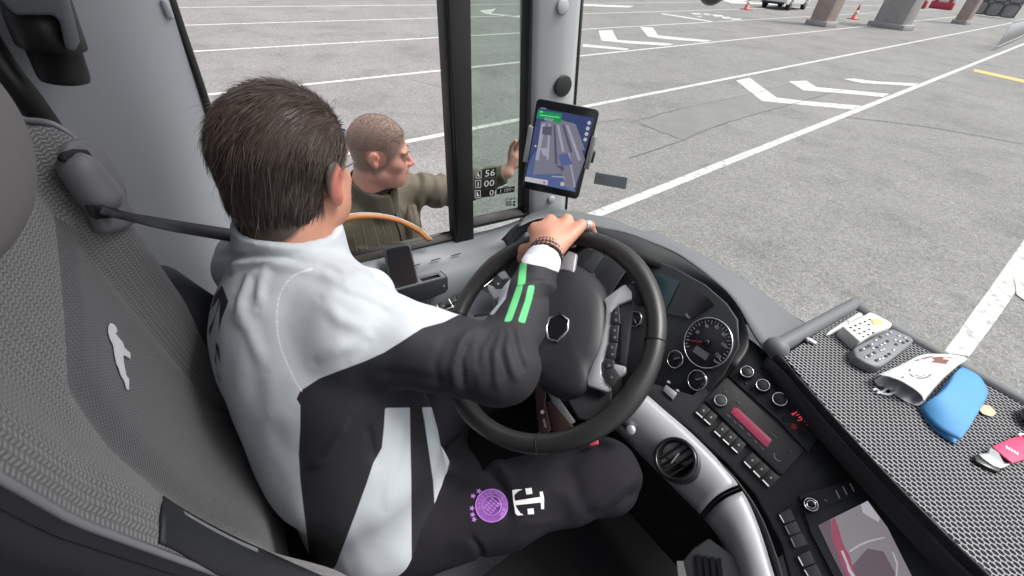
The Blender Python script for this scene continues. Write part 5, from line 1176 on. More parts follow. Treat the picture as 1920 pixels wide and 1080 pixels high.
def textpx(name,s_,c,r_,a0,a1,m,parent):
    V=[];Fc=[];n=0;P=1
    for i,ch in enumerate(s_):
        tv,tf=text_mesh(ch)
        if not len(tv): continue
        a=R(a0+(a1-a0)*i/max(len(s_)-1,1));d=np.array([math.cos(a),math.sin(a)]);t_=np.array([-math.sin(a),math.cos(a)])
        for v in tv:
            q=np.array(c)+d*(r_+(v[1]-.35)*9.0)+t_*((v[0]-.3)*8.0);h=hit(bt_,*q,.0026);V.append(h if h is not None else np.array([0,0,1.2]))
        Fc+=[[j+n for j in f] for f in tf];n+=len(tv)
    return link(name,V,Fc,m,parent)
textpx('crest_lettering','BAYERN',(cxp,cyp),24,172,262,'purple_light',cr_);textpx('crest_lettering','MÜNCHEN',(cxp,cyp),24,288,400,'purple_light',cr_)
def star(x,y,r_,ro=0): return [(x+(r_ if i%2==0 else r_*.42)*math.sin(math.pi*i/5+ro),y-(r_ if i%2==0 else r_*.42)*math.cos(math.pi*i/5+ro)) for i in range(10)]
for x,y in((898,921),(887,930),(885,953),(889,974),(886,965)): decal('crest_star',[star(x,y,6,.3)],bt_,'purple_light',tr,.0018,1)
def zt(x,y): return (840+x/3.84,840+y/3.84)
decal('letter_mark',[[zt(*p) for p in q] for q in ([(482,380),(664,352),(668,392),(486,412)],[(660,316),(682,313),(692,360),(692,440),(672,440),(668,392),(664,352)],[(462,304),(492,298),(484,330),(478,345),(486,412),(500,440),(480,440),(470,380)],[(492,298),(538,297),(505,312),(484,332)],[(556,292),(602,286),(608,330),(564,335)],[(480,440),(500,440),(520,468),(545,482),(500,486),(484,470)],[(572,438),(616,434),(620,476),(576,478)])],bt_,'mark',tr,.0018,2)
for a_ in(((1012,860),(1050,905)),): pass
# bracelets and rings
wd_=nrm(kn[1]-wrR);
def band(c,axis,r_,n,br,m,name,parent,fl=.85):
    a=nrm(np.cross(axis,WN));b_=np.cross(axis,a);g=G()
    for i in range(n): t=2*math.pi*i/n;g.ball(c+(a*math.cos(t)+b_*math.sin(t)*fl)*r_,br,8,6)
    return g.out(name,m,parent,True)
fa=nrm(wrR-ee);band(wrR+fa*.012,fa,.0335,26,.0046,'beads','beaded_bracelet',drv,.95);band(wrR+fa*.0245,nrm(fa+[.05,0,.0]),.0325,30,.0040,'beads_light','beaded_bracelet',drv,.95);band(wrR+fa*.0315,fa,.0315,34,.0034,'beads','beaded_bracelet',drv,.95)
rc=kn[3]*.35+rp[3]*.0+ (rimp(1104,440)+WN*.0)*0+.65*(WC+(wa*math.cos(wang(1104,440))+wb*math.sin(wang(1104,440)))*(WR+.026)+WN*.012)
rx=nrm(rc-kn[3]);a=nrm(np.cross(rx,WN));b_=np.cross(rx,a);g=G()
for o_ in(-.0028,0,.0028): g.tube([rc+rx*o_+(a*math.cos(t)+b_*math.sin(t))*.0113 for t in np.linspace(0,6.283,26,endpoint=False)],.0020,8,close=True)
g.out('ring','chrome',drv,True)
#=MAN=
# ------------------------------------------------ the man outside
MC=W(712,287,x=-1.43);MA=axes((.30,.94,-.16),roll=R(4));MN=MC+np.array([-.015,-.055,-.140])
Tf=nrm([.80,.60,0]);TM=np.stack([nrm(np.cross(Tf,[0,0,1])),Tf,[0,0,1]],1)
mch=MN+np.array([-.035,-.01,-.24]);mbe=mch+[0,0,-.24];mpe=mch+[0,0,-.46]
mTM=lambda x,y,z:mch+TM@np.array([x,y,z])
msR=mTM(.185,-.01,.155);msL=mTM(-.185,.0,.155)
mhand=W(966,300,x=-1.40);meL=(msL+mhand)/2+np.array([-.02,.0,-.085]);mwL=mhand+np.array([.0,-.035,-.045])
meR=msR+[-.02,-.10,-.27];mwR=meR+[-.05,.10,-.22]
S=SDF((-1.95,-.15,.0),(-1.20,1.05,1.93),.0052) if False else None
# head and hand finely, one mesh with the rest of the body
S=SDF((-1.90,-.10,.02),(-1.17,1.02,1.92),.0042)
head_sdf(S,MC,MA,MN+[0,0,-.02],mouth=.0035,fat=1.0,jaw=1.08,es=.82)
Lm=lambda x,y,z:MC+MA@np.array([x,y,z])
S.ell(Lm(0,.035,-.085),(.044,.040,.026),MA,k=.02)
S.cone(MN,mTM(0,0,.05),.060,.09,k=.03);S.ell(mch,(.17,.11,.20),TM,k=.03);S.ell(mbe,(.15,.12,.16),TM,k=.05);S.ell(mpe,(.16,.12,.12),TM,k=.05)
for a_,b_,c_ in((msL,meL,mwL),(msR,meR,mwR)): S.cone(a_,mch+[0,0,.1],.055,.08,k=.03);S.cone(a_,b_,.050,.040,k=.02);S.cone(b_,c_,.040,.028,k=.02)
for s in(-1,1):
    h_=mpe+TM@np.array([s*.09,0,-.04]);k_=h_+[0,.01,-.42];f_=np.array([k_[0],k_[1],.09]);S.cone(h_,k_,.085,.058,k=.03);S.cone(k_,f_,.055,.04,k=.02);S.cone(f_,f_+Tf*.16+[0,0,-.04],.04,.03,k=.02)
# raised open left hand
hu=nrm([.05,.10,1]);hs=nrm([.15,.95,-.1]);S.cone(mwL,mhand+hu*.01,.026,.030,k=.01,flat=(TM[:,1]*1.0,.6))
for i,(o_,l_) in enumerate(zip((-.027,-.009,.010,.028),(.058,.066,.070,.060))):
    b_=mhand+hs*o_+hu*.028;S.cone(mhand+hs*o_*.6-hu*.02,b_,.014,.011,k=.008);d_=nrm(hu+hs*o_*6+TM[:,1]*.15);finger(S,[b_,b_+d_*l_*.55,b_+d_*l_*.95+TM[:,1]*.012],.0098,.0075)
finger(S,[mwL+hs*.005+hu*.02,mhand+hs*.042-hu*.004+TM[:,1]*.015,mhand+hs*.058+hu*.022+TM[:,1]*.02],.013,.009,k=.006)
S.cone(mwR,mwR+[0,.02,-.08],.028,.026,k=.01,flat=(TM[:,0],.6))
for o_ in(-.024,-.008,.008,.024): finger(S,[mwR+[0,.02+o_,-.08],mwR+[0,.03+o_,-.125],mwR+[.015,.03+o_,-.15]],.010,.008)
finger(S,[mwR+[0,.03,-.03],mwR+[.0,.06,-.075],mwR+[.0,.06,-.10]],.012,.009,k=.006)
P,Q=S.mesh();P=smoothmesh(P,Q,1)
man=link('person',P,Q,'skin_man',None,True,origin=(mch[0],mch[1],0));fixn(man)
tag(man,'man with cropped hair and olive zip jacket outside the window, one hand raised','person')
q=(P-MC)@MA;near=(np.abs(q)<.15).all(1)
hl=np.maximum(q@nrm([0,.80,-.60])-(.078*.80-.050*.60),-(q[:,2]+.055+np.maximum(q[:,1]+.03,0)*.5))*1000
earz=(np.linalg.norm(q-[.085,-.012,0],axis=1)<.037)|(np.linalg.norm(q+[.085,-.012,0],axis=1)<.037)
hl=np.where(earz,20,hl)+np.array([mnoise.noise(Vector(tuple(v*60)))*3 for v in q])
setattr_v(man,'scalp',np.where(near,hl*.8,50))
lipd=np.linalg.norm((q-[0,.097,-.0595])/[.022,.012,.0085],axis=1)-1
setattr_v(man,'lips',np.where(near,lipd*12,50))
fl=np.minimum(np.minimum(np.linalg.norm(q-[.05,.075,-.02],axis=1)-.014,np.linalg.norm(q-[0,.115,-.015],axis=1)-.012),np.linalg.norm(q-[.088,-.012,0],axis=1)-.022)
setattr_v(man,'flush',np.where(near,fl*500,20))
bz=surf_points(man,5200,lambda c:(lambda l:abs(l[0])<.09 and abs(l[1])<.12 and l[2]>-.055 and (l@nrm([0,.80,-.60])-(.078*.80-.050*.60))<-.003 and np.linalg.norm(l-[.085,-.012,0])>.037)((c-MC)@MA) if np.linalg.norm(c-MC)<.17 else False)
o=strands('cropped_hair',[a for a,b in bz],[nrm(b*.35+MA@np.array([0,.2,-.35])) for a,b in bz],[b for a,b in bz],.008,.0011,'buzz',man,seg=2,jit=.4);o['kind']='stuff'
S=SDF(MC-.15,MC+.16,.003);S.ell(Lm(0,-.012,.0352),(.0773,.0970,.0892),MA,k=0)
S.half(Lm(0,.074,.074),MA@nrm([0,.84,-.54]),MC-.2,MC+.2);S.half(Lm(0,0,.030),MA@np.array([0,.20,-1]),MC-.2,MC+.2)
for s in(-1,1): S.ell(Lm(s*.085,.060,.050),(.035,.035,.035),MA,k=.004,op='sub')
P,Q=S.mesh();P=smoothmesh(P,Q,2);mh=link('cropped_hair_top',P,Q,'buzz',man,True);fixn(mh)
tz_=surf_points(mh,5200,lambda c:True)
o=strands('top_hair_strand',[a for a,b in tz_],[nrm(b*.55+MA@np.array([0,.75,.1])) for a,b in tz_],[b for a,b in tz_],.008,.0009,'buzz',mh,seg=3,jit=.35,mats=['buzz','hair_brown']);o['kind']='stuff'
for s in(-1,1):
    g=G();g.ball(Lm(s*.031,.0795,.005),.0122,16,10);e=g.out('eye','eye_white',man,True);g=G();g.ball(Lm(s*.031+.001,.0865,.003),(.0055,.0065,.0055),12,8,MA);g.out('iris','iris',e,True)
    g=G();g.tube(cr([Lm(s*.016,.096,.024),Lm(s*.030,.0965,.029),Lm(s*.047,.085,.025)],8),[.001,.002,.003,.003,.003,.0025,.002,.001],6);g.out('eyebrow','buzz',man,True)
    g=G();g.tube(cr([Lm(s*.020,.0915,.010),Lm(s*.031,.0955,.0145),Lm(s*.043,.088,.009)],8),.0022,6);g.out('eyelid','skin',man,True)
g=G();g.tube(cr([Lm(-.014,.083,-.054),Lm(0,.090,-.054),Lm(.014,.083,-.054)],8),.0032,6);g.out('teeth','teeth',man,True)
bd=surf_points(man,700,lambda c:(lambda l:abs(l[0])<.07 and -.12<l[2]<-.066 and l[1]>.03)((c-MC)@MA) if np.linalg.norm(c-MC)<.17 else False)
o=strands('stubble',[a for a,b in bd],[nrm(b*.6+np.array([0,0,-.6])) for a,b in bd],[b for a,b in bd],.0035,.0005,'beard_grey',man,seg=2);o['kind']='stuff'
# olive jacket
S=SDF((-1.93,-.14,.86),(-1.168,.98,1.66),.0048)
S.ell(mch+[0,0,.0],(.235,.145,.215),TM,k=0);S.ell(mbe,(.195,.15,.20),TM,k=.06);S.ell(mpe+[0,0,.06],(.19,.15,.12),TM,k=.05)
S.cone(MN+[0,0,-.05],mch+[0,0,.08],.07,.12,k=.03)
S.cone(msL,MN+[0,0,-.07],.062,.06,k=.03);S.cone(msR,MN+[0,0,-.07],.062,.06,k=.03)
S.cone(msL,meL,.076,.062,k=.04,wr=(.005,3,.3,.2,1.1));S.cone(meL,mwL-[0,.01,.01],.062,.042,k=.02,wr=(.004,3,1.3,-.1,1));S.cone(msR,meR,.076,.062,k=.04,wr=(.004,3,.3,.2,1.1));S.cone(meR,mwR,.060,.042,k=.02)
cu_=nrm([.03,.12,1]);cc=MN+np.array([.0,.012,-.02]);S.cone(cc-cu_*.04,cc+cu_*.055,.088,.082,k=.012);S.cone(cc,cc+cu_*.15,.068,.078,k=.003,op='sub');S.half(cc+cu_*.058+Tf*0,nrm(cu_+Tf*.30),cc-.13,cc+.15)
S.cone(cc+Tf*.085+cu_*.06,cc+Tf*.085-cu_*.02,.020,.003,k=.004,op='sub')
for a_,b_ in((mwL,meL),(mwR,meR)): dv=nrm(a_-b_);S.half(a_-dv*.012,dv,a_-.07,a_+.11)
for L_ in ([mTM(-.17,.09,.12),mTM(-.10,.145,.06),mTM(-.05,.15,-.02)],[mTM(-.20,.06,.02),mTM(-.13,.14,-.04),mTM(-.07,.15,-.14)],[mTM(.17,.09,.1),mTM(.11,.14,.03),mTM(.05,.15,-.04)],[mTM(-.19,.08,-.10),mTM(-.12,.14,-.16)],[mTM(-.10,.12,.17),mTM(-.06,.145,.09),mTM(-.035,.15,.0)],[mTM(-.24,.07,.12),mTM(-.17,.10,.03),mTM(-.15,.12,-.06)]):
    fold(L_,.013,.018)
P,Q=S.mesh();P=smoothmesh(P,Q,2)
mj=link('jacket',P,Q,'olive',man,True);fixn(mj);nv=np.zeros(len(P)*3);mj.data.vertices.foreach_get('normal',nv);nv=nv.reshape(-1,3)
nz=np.array([mnoise.noise(Vector((p[0]*12,p[1]*12,p[2]*7)))+.6*mnoise.noise(Vector((p[0]*30,p[1]*30,p[2]*16))) for p in P]);P=P+nv*(nz*.0065)[:,None];P[:,0]=np.minimum(P[:,0],-1.172);mj.data.vertices.foreach_set('co',(P-rootloc(mj)).ravel());mj.data.update()
bj=bvh(mj);zp=[]
for t in np.linspace(0,1,26):
    o_=mTM(-.004,.45,.17-t*.50);r=bj.ray_cast(Vector(o_),Vector(-Tf))
    if r[0] is not None: zp.append(np.array(r[0])+Tf*.001)
g=G();g.tube(zp,.0032,6);g.out('zip','rubber',mj,True)
g=G();g.box(zp[0]+Tf*.004+[0,0,-.012],(.006,.006,.022));g.out('zip_pull','steel_grey',mj,bevel=.001)
seamL=[(msL*.72+MN*.28)+[0,0,.04]]+[mTM(-.165,.3,z_) for z_ in(.10,.02,-.06)];zp=[]
for q_ in seamL[1:]:
    r=bj.ray_cast(Vector(q_),Vector(-Tf))
    if r[0] is not None: zp.append(np.array(r[0])+Tf*.0003)
if len(zp)>1: g=G();g.tube(cr(zp,10),.0018,6);g.out('jacket_seam','olive',mj,True)
# dark t-shirt neckline, trousers and shoes
g=G();g.tube([cc+cu_*.038+(TM[:,0]*math.cos(t)+TM[:,1]*math.sin(t))*.062 for t in np.linspace(0,6.283,30,endpoint=False)],.007,8,close=True);g.out('shirt_neckband','rubber',man,True)
S=SDF((-1.80,-.05,.05),(-1.18,.72,1.06),.007);S.ell(mpe,(.175,.135,.13),TM,k=0)
for s in(-1,1):
    h_=mpe+TM@np.array([s*.09,0,-.04]);k_=h_+[0,.01,-.42];f_=np.array([k_[0],k_[1],.10]);S.cone(h_,k_,.10,.072,k=.03);S.cone(k_,f_,.07,.062,k=.02)
surface_obj('trousers',S,'pants',man,2)
for s in(-1,1):
    h_=mpe+TM@np.array([s*.09,0,-.04]);f_=np.array([h_[0],h_[1]+.01,.05]);S=SDF(f_-[.2,.2,.06],f_+[.25,.25,.12],.006);S.cone(f_-Tf*.03,f_+Tf*.17,.048,.042,k=0);S.half(f_-[0,0,.035],(0,0,-1),f_-.3,f_+.3);surface_obj('shoe',S,'rubber',man,1)
# ================================================================= LOOSE THINGS IN THE CAB
# tablet in its clamp on the corner pillar
TC=np.array([-.921,.718,1.809]);tR=nrm([.662,.747,-.061]);tU=np.array([-.055,.13,.99]);tU=nrm(tU-tR*(tU@tR));tN=np.cross(tR,tU);tN=tN if tN@(CAM-TC)>0 else -tN
TPL=(TC,tN)
def rrect(w_,h_,r_,n=6): 
    o=[]
    for (cx_,cy_,a0) in((w_/2-r_,h_/2-r_,0),(-w_/2+r_,h_/2-r_,90),(-w_/2+r_,-h_/2+r_,180),(w_/2-r_,-h_/2+r_,270)):
        for k in range(n): a=R(a0+90*k/(n-1));o.append((cx_+r_*math.cos(a),cy_+r_*math.sin(a)))
    return o
t=thing('tablet','black tablet showing a blue navigation map, clamped in front of the corner pillar','tablet',TC-tU*.125)
tp=lambda x,y,h=0:TC+tR*x+tU*y+tN*h
g=G();o_=rrect(.170,.250,.012);g.prism([tp(x,y,-.007) for x,y in o_],[tp(x,y,0) for x,y in o_]);tb=g.out('body','gloss_black',t,bevel=.0015)
g=G();o_=rrect(.1715,.2515,.012);g.prism([tp(x,y,-.008) for x,y in o_],[tp(x,y,-.003) for x,y in o_]);g.out('case','steel_grey',t)
def tz(x,y): return (940+x/3.377,160+y/3.377)
def tsl(nm,pts,m,h,par=None,**k):
    g=G();g.slab([tz(*p) for p in pts],TPL,.0001,h);return g.out(nm,m,par or t,**k)
sc_=tsl('screen',[(236,142),(587,206),(470,676),(148,606)],'screen_bg',.0004)
for nm,m,h,pts in (('map_ground','screen_blue',.0006,[(215,420),(250,420),(330,470),(440,520),(470,676),(148,606),(180,480)]),
 ('map_road','screen_road',.0008,[(250,232),(360,215),(450,240),(530,470),(455,670),(400,640),(385,560),(200,565),(235,350)]),
 ('map_road','screen_light',.0010,[(255,245),(278,240),(235,480),(215,470)]),('map_road','screen_light',.0010,[(300,245),(312,243),(300,470),(285,470)]),
 ('map_road','screen_dark',.0010,[(330,250),(342,250),(356,500),(340,500)]),('map_road','screen_light',.0011,[(350,250),(366,250),(400,420),(384,420)]),('map_road','screen_dark',.0011,[(385,250),(398,250),(450,420),(436,430)]),
 ('map_road','screen_light',.0011,[(410,255),(424,252),(505,470),(488,480)]),('map_road','screen_blue',.0012,[(360,440),(420,430),(450,500),(380,510)]),('map_block','screen_road',.0010,[(440,235),(470,245),(498,320),(530,410),(505,412),(470,330)]),
 ('map_road','screen_light',.0012,[(318,572),(400,578),(400,586),(318,580)]),('map_road','screen_dark',.0012,[(350,505),(395,515),(398,530),(380,545),(376,530),(352,515)]),
 ('map_road','screen_light',.0011,[(420,430),(432,428),(470,640),(462,650)]),('map_road','screen_dark',.0012,[(262,260),(320,262),(318,318),(258,310)]),('map_road','screen_light',.0012,[(250,400),(290,395),(300,460),(262,440)])):
    tsl(nm,pts,m,h,sc_)
tsl('route_banner',[(232,158),(382,180),(378,242),(222,204)],'screen_green',.0015,sc_);tsl('route_banner_text',[(245,184),(368,200),(368,208),(243,192)],'screen_green_light',.0018,sc_);tsl('route_banner_icon',[(246,160),(264,162),(262,174),(244,172)],'screen_green_light',.0018,sc_)
for i in range(4): tsl('lane_arrow',[(280+i*14,204+i*2),(288+i*14,205+i*2),(280+i*14,222+i*2),(272+i*14,220+i*2)],'screen_light',.0018,sc_)
tsl('trip_bar',[(152,578),(296,602),(292,632),(148,606)],'monitor_light',.0015,sc_);tsl('clock_text',[(250,140),(285,146),(284,150),(249,144)],'screen_light',.0018,sc_)
for x,y,r_ in((556,238,.0050),(547,273,.0050),(539,308,.0050),(531,343,.0050),(386,625,.0062),(216,384,.0028)):
    g=G();g.disc(onp(*tz(x,y),TPL,.0013),tN,0,0,20,[(r_,0),(r_,.0003)]);g.out('map_button','monitor_light',sc_)
g=G();g.disc(onp(*tz(272,616),TPL,.0016),tN,0,0,16,[(.0032,0),(.0032,.0003)]);g.out('map_button','monitor_red',sc_)
g=G();c=tp(0,-.117,.0002);g.tube([c+(tR*math.cos(a)+tU*math.sin(a))*.0055 for a in np.linspace(0,6.283,20,endpoint=False)],.0004,4,close=True);g.out('home_button','dash_dark',t)
tm=thing('tablet_mount','grey two-jawed clamp gripping the tablet sides','holder',tp(0,-.02,-.03))
for x0,y0,y1 in((-.0875,-.045,.055),(.0875,-.03,.062)):
    s_=math.copysign(1,x0);g=G();g.box(tp(x0+s_*.003,(y0+y1)/2,.000),(.008,y1-y0,.026),np.stack([tR,tU,tN],1));g.box(tp(x0-s_*.001,(y0+y1)/2,.0115),(.012,y1-y0-.002,.004),np.stack([tR,tU,tN],1));g.out('jaw','steel_grey',tm,bevel=.0015)
g=G();g.box(tp(.097,.005,0),(.010,.032,.018),np.stack([tR,tU,tN],1));g.out('release_lever','dash_dark',tm,bevel=.002)
g=G();g.box(tp(0,0,-.018),(.176,.03,.014),np.stack([tR,tU,tN],1));g.out('back_bar','dash_dark',tm,bevel=.002)
g=G();g.tube([tp(0,0,-.02),tp(-.02,-.03,-.07),np.array([-1.075,.83,1.70])],.011,12);g.out('arm','dash_dark',tm,True)
# phone and its pocket on the side console
PH=plane((-.985,.27,1.47),(.60,-.30,.74))
def zp4(x,y): return (640+x/4.909,420+y/4.909)
ph=thing('phone','black smartphone standing upright in the box under the side window','phone',onp(*zp4(570,560),PH))
oc=cr(np.array([(a,b,0) for a,b in [(392,250),(400,222),(430,212),(590,182),(622,184),(640,210),(660,300),(700,480),(720,560),(600,600),(465,600),(430,470),(405,330),(392,250)]]),44)[:-1,:2]
g=G();g.slab([zp4(*p) for p in oc],PH,.009,-.009);g.out('body','dash_dark',ph,bevel=.002)
ic=[(a,b) for a,b in [(412,262),(418,240),(440,230),(595,198),(618,204),(632,230),(650,310),(690,480),(705,560),(600,590),(478,590),(448,470),(424,340)]]
g=G();g.slab([zp4(*p) for p in ic],PH,.0004,.0002);g.out('screen','gloss_black',ph)
bx=thing('phone_box','open black plastic box with two pockets beside the phone','holder',W(780,575,x=-.94))
Bp=plane((-.935,.27,1.43),(.86,-.20,.30))
Ft=[zp4(430,632),zp4(968,488),zp4(970,628),zp4(820,690),zp4(680,735),zp4(520,790)]
f0=[onp(*p,Bp) for p in Ft];bk_=np.array([-.055,.012,.0])
g=G();g.prism([p+bk_*.08 for p in f0],f0);g.out('front_panel','dash_black',bx,bevel=.0012)
T0,T1=f0[0],f0[1];upn=np.array([-.058,.0,.012])
Tq=lambda u,v:T0*(1-u)+T1*u+(W(*zp4(905,428),x=-.99)-T1)*v
def topbar(u0,u1,v0,v1): 
    B=[Tq(u0,v0),Tq(u1,v0),Tq(u1,v1),Tq(u0,v1)];g=G();g.prism([p+[0,0,-.004] for p in B],[p+[0,0,.0] for p in B]);g.out('rim','case_grey',bx,bevel=.0006)
topbar(0,1,0,.22);topbar(.55,1,.80,1);topbar(.93,1,.22,.80);topbar(.50,.60,.22,1)
g=G();B=[Tq(0,.2),Tq(1,.2),Tq(1,1),Tq(0,1)];g.prism([p+[0,0,-.035] for p in B],[p+[0,0,-.012] for p in B]);g.out('pocket_floor','void',bx)
g=G();B=[Tq(1,0),Tq(1,1)];g.prism([Tq(1,0)+[0,0,-.05],Tq(1,1)+[0,0,-.05],Tq(1,1),Tq(1,0)],[Tq(1,0)+[0,.003,-.05],Tq(1,1)+[0,.003,-.05],Tq(1,1)+[0,.003,0],Tq(1,0)+[0,.003,0]]);g.out('end_panel','dash_black',bx)
g=G();g.disc(onp(*zp4(945,572),Bp),Bp[1],0,0,16,[(.0028,0),(.0024,.0012),(.0003,.0015)]);g.out('screw','steel_grey',bx,True)
# half-round shade hoop at the side window
hp_=thing('window_shade','half-round tan hoop with sheer ribbed film standing at the side window','window shade',W(700,470,x=-1.08))
s_c=lambda L:[(640+a/3.375,180+b/3.375) for a,b in L]
ao=cr(np.array([(-200,960,0),(-130,860,0),(-50,790,0),(40,752,0),(110,741,0),(190,741,0),(270,750,0),(350,768,0),(430,800,0),(500,840,0),(550,885,0),(577,910,0)]),40)[:,:2]
ai=cr(np.array([(-180,1000,0),(-100,890,0),(-30,830,0),(40,795,0),(110,782,0),(190,776,0),(270,782,0),(350,800,0),(420,830,0),(480,866,0),(520,900,0),(545,920,0)]),40)[:,:2]
XH=-1.082
Ao=[W(640+a/3.375,180+b/3.375,x=XH) for a,b in ao];Ai=[W(640+a/3.375,180+b/3.375,x=XH+.004) for a,b in ai]
sheet('hoop',[Ao,[(a+b)/2+[.002,0,0] for a,b in zip(Ao,Ai)],Ai],'wood_orange',hp_,.004)
g=G();g.tube([p+[.002,0,.001] for p in Ao],.0012,6);g.out('hoop_edge','cloth_white',hp_,True)
base_=[W(640+a/3.375,180+b/3.375,x=XH) for a,b in zip(np.linspace(-180,545,40),np.linspace(1130,925,40))]
V,Fc=grid([Ai,base_]);link('sheer_film',V,Fc,'film',hp_)
fc=W(640+200/3.375,180+1500/3.375,x=XH)
for (a0,b0),(a1,b1) in(((75,870),(100,985)),((130,800),(165,970)),((190,782),(240,950)),((300,795),(328,925)),((365,815),(383,905)),((250,790),(290,930))):
    g=G();g.tube([W(640+a0/3.375,180+b0/3.375,x=XH+.001),W(640+(a0+a1)/2/3.375+1.2,180+(b0+b1)/2/3.375,x=XH+.001),W(640+a1/3.375,180+b1/3.375,x=XH+.001)],.0007,4);g.out('rib','mark_dim',hp_)
# leather key strap with edelweiss hanging behind the wheel, and the grey lever beside it
ks=plane((-.42,.36,1.50),(.25,-.55,.79))
t=thing('key_strap','brown leather strap with a pale flower motif hanging below the steering column','strap',onp(1025,800,ks));g=G();g.slab([z5(*p) for p in((420,700),(455,680),(462,730),(455,800),(480,915),(455,940),(432,935),(420,850),(415,770))],ks,.003);sb_=g.out('strap','brown_leather',t,bevel=.001)
g=G();g.slab([z5(*p) for p in((455,800),(480,790),(540,860),(575,900),(500,925),(482,915))],ks,.003,-.01);g.out('strap_tail','brown_leather',t,bevel=.001)
g=G();g.slab([z5(*p) for p in star(443,838,12,.2)],ks,.0006,.0032);g.out('flower_motif','mark',sb_)
for k in range(4):
    g=G();g.slab([z5(446+k*2,868+k*9),z5(456+k*2,870+k*9),z5(452+k*3,876+k*9),z5(444+k*2,874+k*9)],ks,.0006,.0032);g.out('strap_mark','mark_dim',sb_)
g=G();g.slab([z5(*p) for p in((465,745),(485,738),(585,880),(560,895),(500,830))],ks,.012,-.02);g.out('release_lever','dash_grey',dash,bevel=.002)
g=G();g.slab([z5(*p) for p in((648,966),(680,955),(682,975),(640,982))],ks,.01,-.03);g.out('hazard_knob','barrier_red',dash,bevel=.002)
# ---------------------------------------------------------------- on the shelf
Z=1.6502
def sp(x,y,z=Z): return W(x,y,z=z)
def z8(x,y): return (1480+x/3,540+y/3)
pen=thing('pen','white ballpoint pen lying at the shelf corner','pen',sp(1575,608));a=sp(*z8(205,268),Z+.004);b=sp(*z8(402,148),Z+.006);d=nrm(b-a);Lp=np.linalg.norm(b-a)
g=G();g.disc(a,d,0,0,16,[(.0006,0),(.0022,.006),(.0042,.020),(.0052,Lp*.55)]);g.out('barrel','white_plastic',pen,True)
g=G();g.disc(a+d*Lp*.55,d,0,0,16,[(.0053,0),(.0056,.004),(.0054,Lp*.42),(.003,Lp*.45)]);cap_=g.out('cap','white_plastic',pen,True)
g=G();g.box(a+d*Lp*.76+[0,0,.0065],(.003,Lp*.36,.0015),np.stack([nrm(np.cross(d,[0,0,1])),d,[0,0,1]],1));g.out('clip','white_plastic',cap_)
# white perforated case
wc=thing('pill_case','white rounded case with a perforated lid next to the pen','case',sp(1600,640))
def loopz(pts,z): return [sp(*z8(*p),z) for p in pts]
topw=[(300,215),(430,148),(452,135),(475,140),(560,185),(580,200),(575,215),(480,250),(405,298),(392,296)]
g=G();zt_=Z+.028
B=[sp(*z8(a_,b_),zt_)+[0,0,-.028] for a_,b_ in topw];g.prism(B,[sp(*z8(a_,b_),zt_) for a_,b_ in topw]);g.out('body','white_plastic',wc,bevel=.006)
g=G();cz_=sp(*z8(495,190),zt_+.0006);g.ball(cz_,(.009,.016,.0012),20,8);g.out('label_spot','pale_yellow',wc,True)
for i in range(5):
    for j in range(4):
        if (i*7+j*3)%9==8: continue
        x=345+i*27+j*25-(3 if j%2 else 0);y=222-i*11+j*17
        if x>475: continue
        g=G();g.ball(sp(*z8(x,y),zt_+.0004),(.0022,.0032,.0006),10,6);g.out('hole','void',wc,True)
# grey blister-like tray
gc=thing('grey_box','dark grey lidded box with rows of raised studs, tucked against the white case','case',sp(1655,655))
tg=[(362,342),(375,325),(560,232),(580,226),(690,275),(702,295),(695,308),(545,425),(515,438),(480,440),(430,420),(372,385)]
g=G();zg=Z+.022;g.prism([sp(*z8(a_,b_),zg)+[0,0,-.0215] for a_,b_ in tg],[sp(*z8(a_,b_),zg) for a_,b_ in tg]);g.out('body','case_grey',gc,bevel=.004)
for (x,y) in [(402,350),(418,342),(433,334),(448,326),(464,317),(486,294),(512,276),(430,390),(446,382),(462,374),(478,364),(470,340),(494,334),(516,320),(534,312),(552,300),(548,262),(570,250),(490,408),(506,400),(524,396),(544,384),(562,372),(586,350),(594,292),(600,318),(620,300),(640,308),(664,298),(615,270),(650,280),(515,350),(530,345)]:
    g=G();g.ball(sp(*z8(x,y),zg),(.0032,.0048,.0022),10,6);g.out('stud','steel_grey' if (x+y)%5<2 else 'dash_dark',gc,True)
# glossy little clip
t=thing('clip','tiny silver clip near the front edge of the shelf','clip',sp(1519,638));g=G();c=sp(*z8(122,298),Z+.004);g.box(c,(.020,.010,.007),np.stack([nrm(sp(1527,642)-sp(1511,634)),nrm(np.cross([0,0,1],sp(1527,642)-sp(1511,634))),[0,0,1]],1));g.out('clip_body','chrome',t,bevel=.002)
g=G();g.ball(sp(*z8(98,298),Z+.003),(.006,.006,.004),12,8);g.out('clip_end','gloss_black',t,True)
# printed drawstring pouch, lying open
bag=thing('pouch','white drawstring pouch with brown and grey print lying on the woven shelf mat','pouch',sp(1720,715))
mouthT=cr(np.array([(478,505,0),(500,490,0),(560,500,0),(620,520,0),(690,560,0),(740,600,0),(757,640,0)]),24)[:,:2]
mouthB=cr(np.array([(478,520,0),(500,548,0),(560,570,0),(610,610,0),(660,640,0),(710,660,0),(752,655,0)]),24)[:,:2]
tail=cr(np.array([(620,440,0),(740,378,0),(860,372,0),(960,382,0),(1000,400,0),(960,425,0),(900,470,0),(860,500,0)]),24)[:,:2]
rows=[]
for t_ in np.linspace(0,1,22):
    r=[]
    for k in range(24):
        pm=mouthT[k]*(1-t_)+tail[k]*t_;hgt=.004+.034*(1-t_*.75)*math.sin(math.pi*np.clip((k+1.5)/26,0,1))**.7+.004*mnoise.noise(Vector((t_*6,k*.5,2)));r.append(sp(*z8(*pm),Z+hgt))
    rows.append(r)
sheet('upper_cloth',rows,'cloth_white',bag,.0012)
